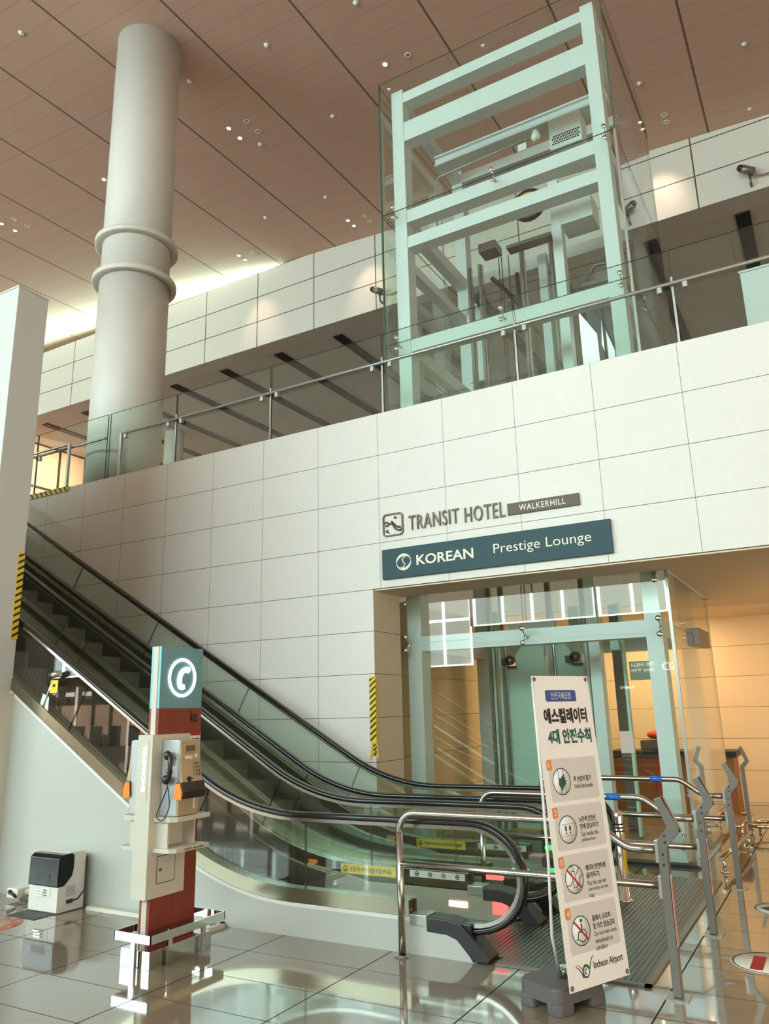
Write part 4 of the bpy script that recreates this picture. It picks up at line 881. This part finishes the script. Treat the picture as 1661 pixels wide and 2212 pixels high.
for k, (num, k1, k2, en) in enumerate(cards):
    yt = 1.255 - k * .275; yb = yt - .25
    b = MB(); b.prism(rrect(.05, .485, yb, yt, .018), 2, 0, z1 * .5); cd = b.build('rule_card', m_card, bn)
    b = MB(); b.prism(rrect(.038, .083, yt - .065, yt - .005, .008), 2, z1 * .5, z1 * .9); b.build('number_plate', m_inkor, cd)
    btext(num, .052, yt - .052, None, .034, m_paper, .02, 'lettering', cd)
    yc = yt - .135; cx = .155; rr = .080
    b = MB(); b.lathe([(.001, z1 * .5), (rr, z1 * .5), (rr, z1 * .7), (.001, z1 * .7)], (cx, yc, 0), 40); b.build('icon_ground', m_vinyl, cd)
    b = MB(); b.lathe([(rr - .006, z1 * .7), (rr, z1 * .7), (rr, z1), (rr - .006, z1)], (cx, yc, 0), 40); za, zb = z1 * .75, z1
    def bar(p, q, w=.005): 
        d = Vector((q[0] - p[0], q[1] - p[1])).normalized(); n = Vector((-d.y, d.x)) * w / 2
        b.prism([(p[0] + n.x, p[1] + n.y), (q[0] + n.x, q[1] + n.y), (q[0] - n.x, q[1] - n.y), (p[0] - n.x, p[1] - n.y)], 2, za, zb)
    if k == 0:
        bar((cx - .025, yc + .078), (cx - .022, yc + .02), .004); bar((cx + .018, yc + .078), (cx + .018, yc - .0), .004); bar((cx - .012, yc - .03), (cx - .016, yc - .078), .004); bar((cx + .028, yc - .03), (cx + .03, yc - .076), .004)
        b.prism([(cx - .025, yc + .03), (cx - .012, yc + .015), (cx + .02, yc + .042), (cx + .028, yc + .038), (cx + .02, yc + .022), (cx + .036, yc + .024), (cx + .03, yc + .008), (cx + .042, yc + .006), (cx + .034, yc - .008), (cx + .038, yc - .018), (cx + .018, yc - .028), (cx - .004, yc - .056), (cx - .028, yc - .02)], 2, za, zb)
    elif k == 1:
        for p, q in (((-.06, .03), (.06, .03)), ((.06, .03), (.06, -.035)), ((.06, -.035), (-.06, -.035)), ((-.06, -.035), (-.06, .03))): bar((cx + p[0], yc + p[1]), (cx + q[0], yc + q[1]), .002)
        for s in (-1, 1): b.prism([(cx + s * .018 + .009 * math.cos(a), yc + .006 + .017 * math.sin(a)) for a in [i * math.pi / 6 for i in range(12)]], 2, za, zb); b.prism([(cx + s * .017 + .006 * math.cos(a), yc - .020 + .007 * math.sin(a)) for a in [i * math.pi / 5 for i in range(10)]], 2, za, zb)
    elif k == 2:
        for p, q in (((-.02, .045), (-.01, -.045)), ((.005, .042), (.018, -.045)), ((-.02, .045), (.005, .042)), ((-.01, -.045), (.018, -.045)), ((.015, .02), (.05, .06)), ((-.07, -.03), (-.035, -.03)), ((-.035, -.03), (-.015, -.005)), ((.04, .0), (.07, .015)), ((.04, .0), (.04, -.02)), ((.02, -.04), (.045, -.02)), ((.01, -.06), (.03, -.055)), ((-.025, .07), (-.005, .07)), ((-.03, .045), (-.025, .07)), ((.002, .045), (-.005, .07))): bar((cx + p[0], yc + p[1]), (cx + q[0], yc + q[1]), .005)
    else:
        b.lathe([(.001, za), (.010, za), (.010, zb), (.001, zb)], (cx + .008, yc + .052, 0), 16); bar((cx + .008, yc + .036), (cx + .008, yc - .005), .012); bar((cx + .008, yc - .005), (cx - .022, yc - .005), .009); bar((cx - .022, yc - .005), (cx - .034, yc - .045), .009); bar((cx - .034, yc - .045), (cx - .046, yc - .042), .007)
        ar = [(cx + .008 + .034 * math.cos(R(a)), yc - .025 + .034 * math.sin(R(a))) for a in range(-150, 71, 20)]
        for p, q in zip(ar, ar[1:]): bar(p, q, .007)
    b.build('icon', m_inkdk, cd)
    if k > 1:
        b = MB(); q = .7071 * rr * .98; za, zb = z1 * 1.1, z1 * 1.3; bar((cx - q, yc + q), (cx + q, yc - q), .012); b.build('ban_bar', m_inkred, cd)
    y = yt - (.115 if k2 is None else .075)
    btext(k1, .262, y - .03, {0: .16, 1: .15, 2: .18, 3: .165}[k], .034, m_ink, .02, 'lettering', cd); y -= .042
    if k2: btext(k2, .262, y - .03, {1: .165, 2: .115, 3: .19}[k], .034, m_ink, .02, 'lettering', cd); y -= .042
    for l in en: btext(l, .264, y - .026, len(l) * .0112, .026, m_ink, 0, 'lettering', cd); y -= .036
btext('Incheon Airport', .222, .075, .26, .05, m_ink, .012)
b = MB()
def swoosh(pts, w0, w1, m):
    n = len(pts); L = []; Rr = []
    for i, p in enumerate(pts):
        q0 = pts[max(0, i - 1)]; q1 = pts[min(n - 1, i + 1)]; d = Vector((q1[0] - q0[0], q1[1] - q0[1])).normalized(); w = w0 + (w1 - w0) * i / (n - 1); L.append((p[0] - d.y * w, p[1] + d.x * w)); Rr.append((p[0] + d.y * w, p[1] - d.x * w))
    for i in range(n - 1): b.prism([L[i], L[i + 1], Rr[i + 1], Rr[i]], 2, 0, z1, m)
swoosh([(.075, .125), (.10, .122), (.12, .105), (.132, .085)], .002, .006, 1); swoosh([(.073, .12), (.095, .108), (.118, .08), (.13, .055)], .002, .005, 2)
swoosh([(.155 + .026 * math.cos(R(a)), .085 + .03 * math.sin(R(a))) for a in range(20, 341, 20)] + [(.19, .10), (.205, .135), (.225, .155)], .008, .003, 0)
swoosh([(.155 + .010 * math.cos(R(a)), .085 + .012 * math.sin(R(a))) for a in range(60, 300, 30)], .003, .005, 0)
b.build('airport_logo', [m_inkgreen, m_inkor, m_inkblue], bn)
for x, y in ((.022, .022), (BW - .022, .022), (.022, BHt - .022), (BW - .022, BHt - .022)):
    b = MB(); b.lathe([(.006, 0), (.014, 0), (.014, .003), (.006, .003)], (x, y, 0), 16); b.ball((x, y, .002), .007, 8); b.build('eyelet', m_greymetal, bn)
b = MB(); b.tube([(-.03, -.02, .15), (-.16, -.10, .40), (-.182, -.135, .80), (-.178, -.12, 1.3), (-.165, -.088, 1.85)], .009, 8); b.build('pole', m_white, t)
b = MB(); b.tube([(.03, -.02, .15), (.16, -.10, .40), (.30, -.13, .9), (.325, -.088, 1.85)], .008, 8); b.build('cross_arm', m_white, t)
b = MB(); b.cyl((0, -.02, .14), (0, -.02, .20), .035, 14); b.tube([(0, -.02, .19), (-.05, -.05, .20)], .01, 8); b.build('pole_socket', m_steel, t)
hw, hl, hh = .205, .165, .142
b = MB(); pr = rrect(-hw, hw, -hl, hl, .06, 5); b.prism(pr, 2, .055, hh, bev=.014)
for sx in (-1, 1):
    for sy in (-1, 1): b.prism(rrect(sx * (hw - .07) - .068, sx * (hw - .07) + .068, sy * (hl - .06) - .058, sy * (hl - .06) + .058, .03), 2, .0, .062, bev=.008)
b.build('weight_base', m_wbase, t)

# ------------------------------------------------------------------ signs on the stone wall
t = thing('hotel_sign', 'raised bronze hotel lettering with a person pictogram in a rounded square on the stone wall', 'sign', (.9, 0, 4.0))
def wtext(body, x, z, w, h, m, bold, d0, d1, name, parent, space=1.0):
    me = text_mesh(body, w, h, bold, (d1 - d0) / 2, space=space); b = MB(); b.mesh(me, frame_mtx((x, -(d0 + d1) / 2, z), EX, EZ)); return b.build(name, m, parent)
wtext('TRANSIT', .445, 3.925, .70, .192, m_gold, 0, .0, .022, 'lettering', t, 1.12)
wtext('HOTEL', 1.225, 3.915, .525, .192, m_gold, 0, .0, .022, 'lettering', t, 1.12)
b = MB(); o_ = rrect(.06, .36, 3.885, 4.185, .05, 5); i_ = rrect(.078, .342, 3.903, 4.167, .036, 5); n = len(o_)
for i in range(n):
    j = (i + 1) % n; b.prism([o_[i], o_[j], i_[j], i_[i]], 1, -.022, -.001)
b.build('frame_ring', m_gold, t)
m_goldl = mat('sign_bright_metal', rgb(232, 224, 204), .4, .2)
b = MB(); b.ball((.245, -.015, 4.125), .018, 12, sy=.6)
b.tube([(.10, -.012, 4.03), (.13, -.012, 4.03), (.155, -.012, 4.055), (.195, -.012, 4.05), (.25, -.012, 3.97), (.30, -.012, 3.95), (.335, -.012, 3.96)], .012, 8); b.tube([(.19, -.012, 4.08), (.235, -.012, 4.03), (.275, -.012, 4.0), (.32, -.012, 3.99)], .012, 8); b.tube([(.09, -.012, 4.06), (.10, -.012, 4.075), (.14, -.012, 4.075)], .009, 8)
b.tube([(.11, -.012, 3.965), (.155, -.012, 3.925)], .007, 6); b.tube([(.11, -.012, 3.965), (.135, -.012, 3.967)], .007, 6); b.tube([(.11, -.012, 3.965), (.114, -.012, 3.94)], .007, 6); b.build('pictogram', m_gold, t)
t = thing('hotel_plate', 'dark bronze name plate right of the raised hotel lettering', 'sign plate', (2.22, 0, 4.0))
b = MB(); b.box(1.79, 2.66, -.03, -.001, 3.925, 4.065, bev=.003); b.build('plate', m_bplate, t)
wtext('WALKERHILL', 1.94, 3.958, .56, .072, m_goldl, -.004, .03, .034, 'lettering', t, 1.15)
t = thing('lounge_sign', 'long slate grey lounge sign with cream lettering above the lift opening', 'sign', (1.5, 0, 3.5))
b = MB(); b.box(.055, 2.985, -.045, -.001, 3.325, 3.71, bev=.003); b.build('sign_panel', m_slate, t)
wtext('KOREAN', .555, 3.458, .775, .128, m_signink, .018, .045, .049, 'lettering', t)
wtext('Prestige Lounge', 1.59, 3.445, 1.17, .150, m_signink, -.004, .045, .049, 'lettering', t)
cx, cz_, rr = .37, 3.52, .108
b = MB()
def band(fo, fi, a0, a1, n=24):
    for i in range(n):
        a, c = R(a0 + (a1 - a0) * i / n), R(a0 + (a1 - a0) * (i + 1) / n)
        q = [fo(a), fo(c), fi(c), fi(a)]; b.prism([(cx + x, cz_ + z) for x, z in q], 1, -.049, -.045)
for s, off in ((1, 0), (-1, 180)):
    def fo(a): return (rr * math.cos(a), rr * math.sin(a))
    def fi(a, s=s, off=off):
        u = (math.degrees(a) - off - 10) / 175.; w = .010 + .034 * max(0, math.sin(math.pi * min(1, max(0, u)))) ** 1.2 * (u ** .6 if u > 0 else 0); return ((rr - w) * math.cos(a), (rr - w) * math.sin(a))
    band(fo, fi, off + 10, off + 185)
sp = [(.085, .055), (.05, .075), (.005, .062), (-.02, .03), (-.005, .0), (.02, -.03), (.0, -.065), (-.05, -.075), (-.085, -.055)]
b.tube([(cx + x, -.047, cz_ + z) for x, z in sp], .009, 6); b.build('emblem', m_signink, t)
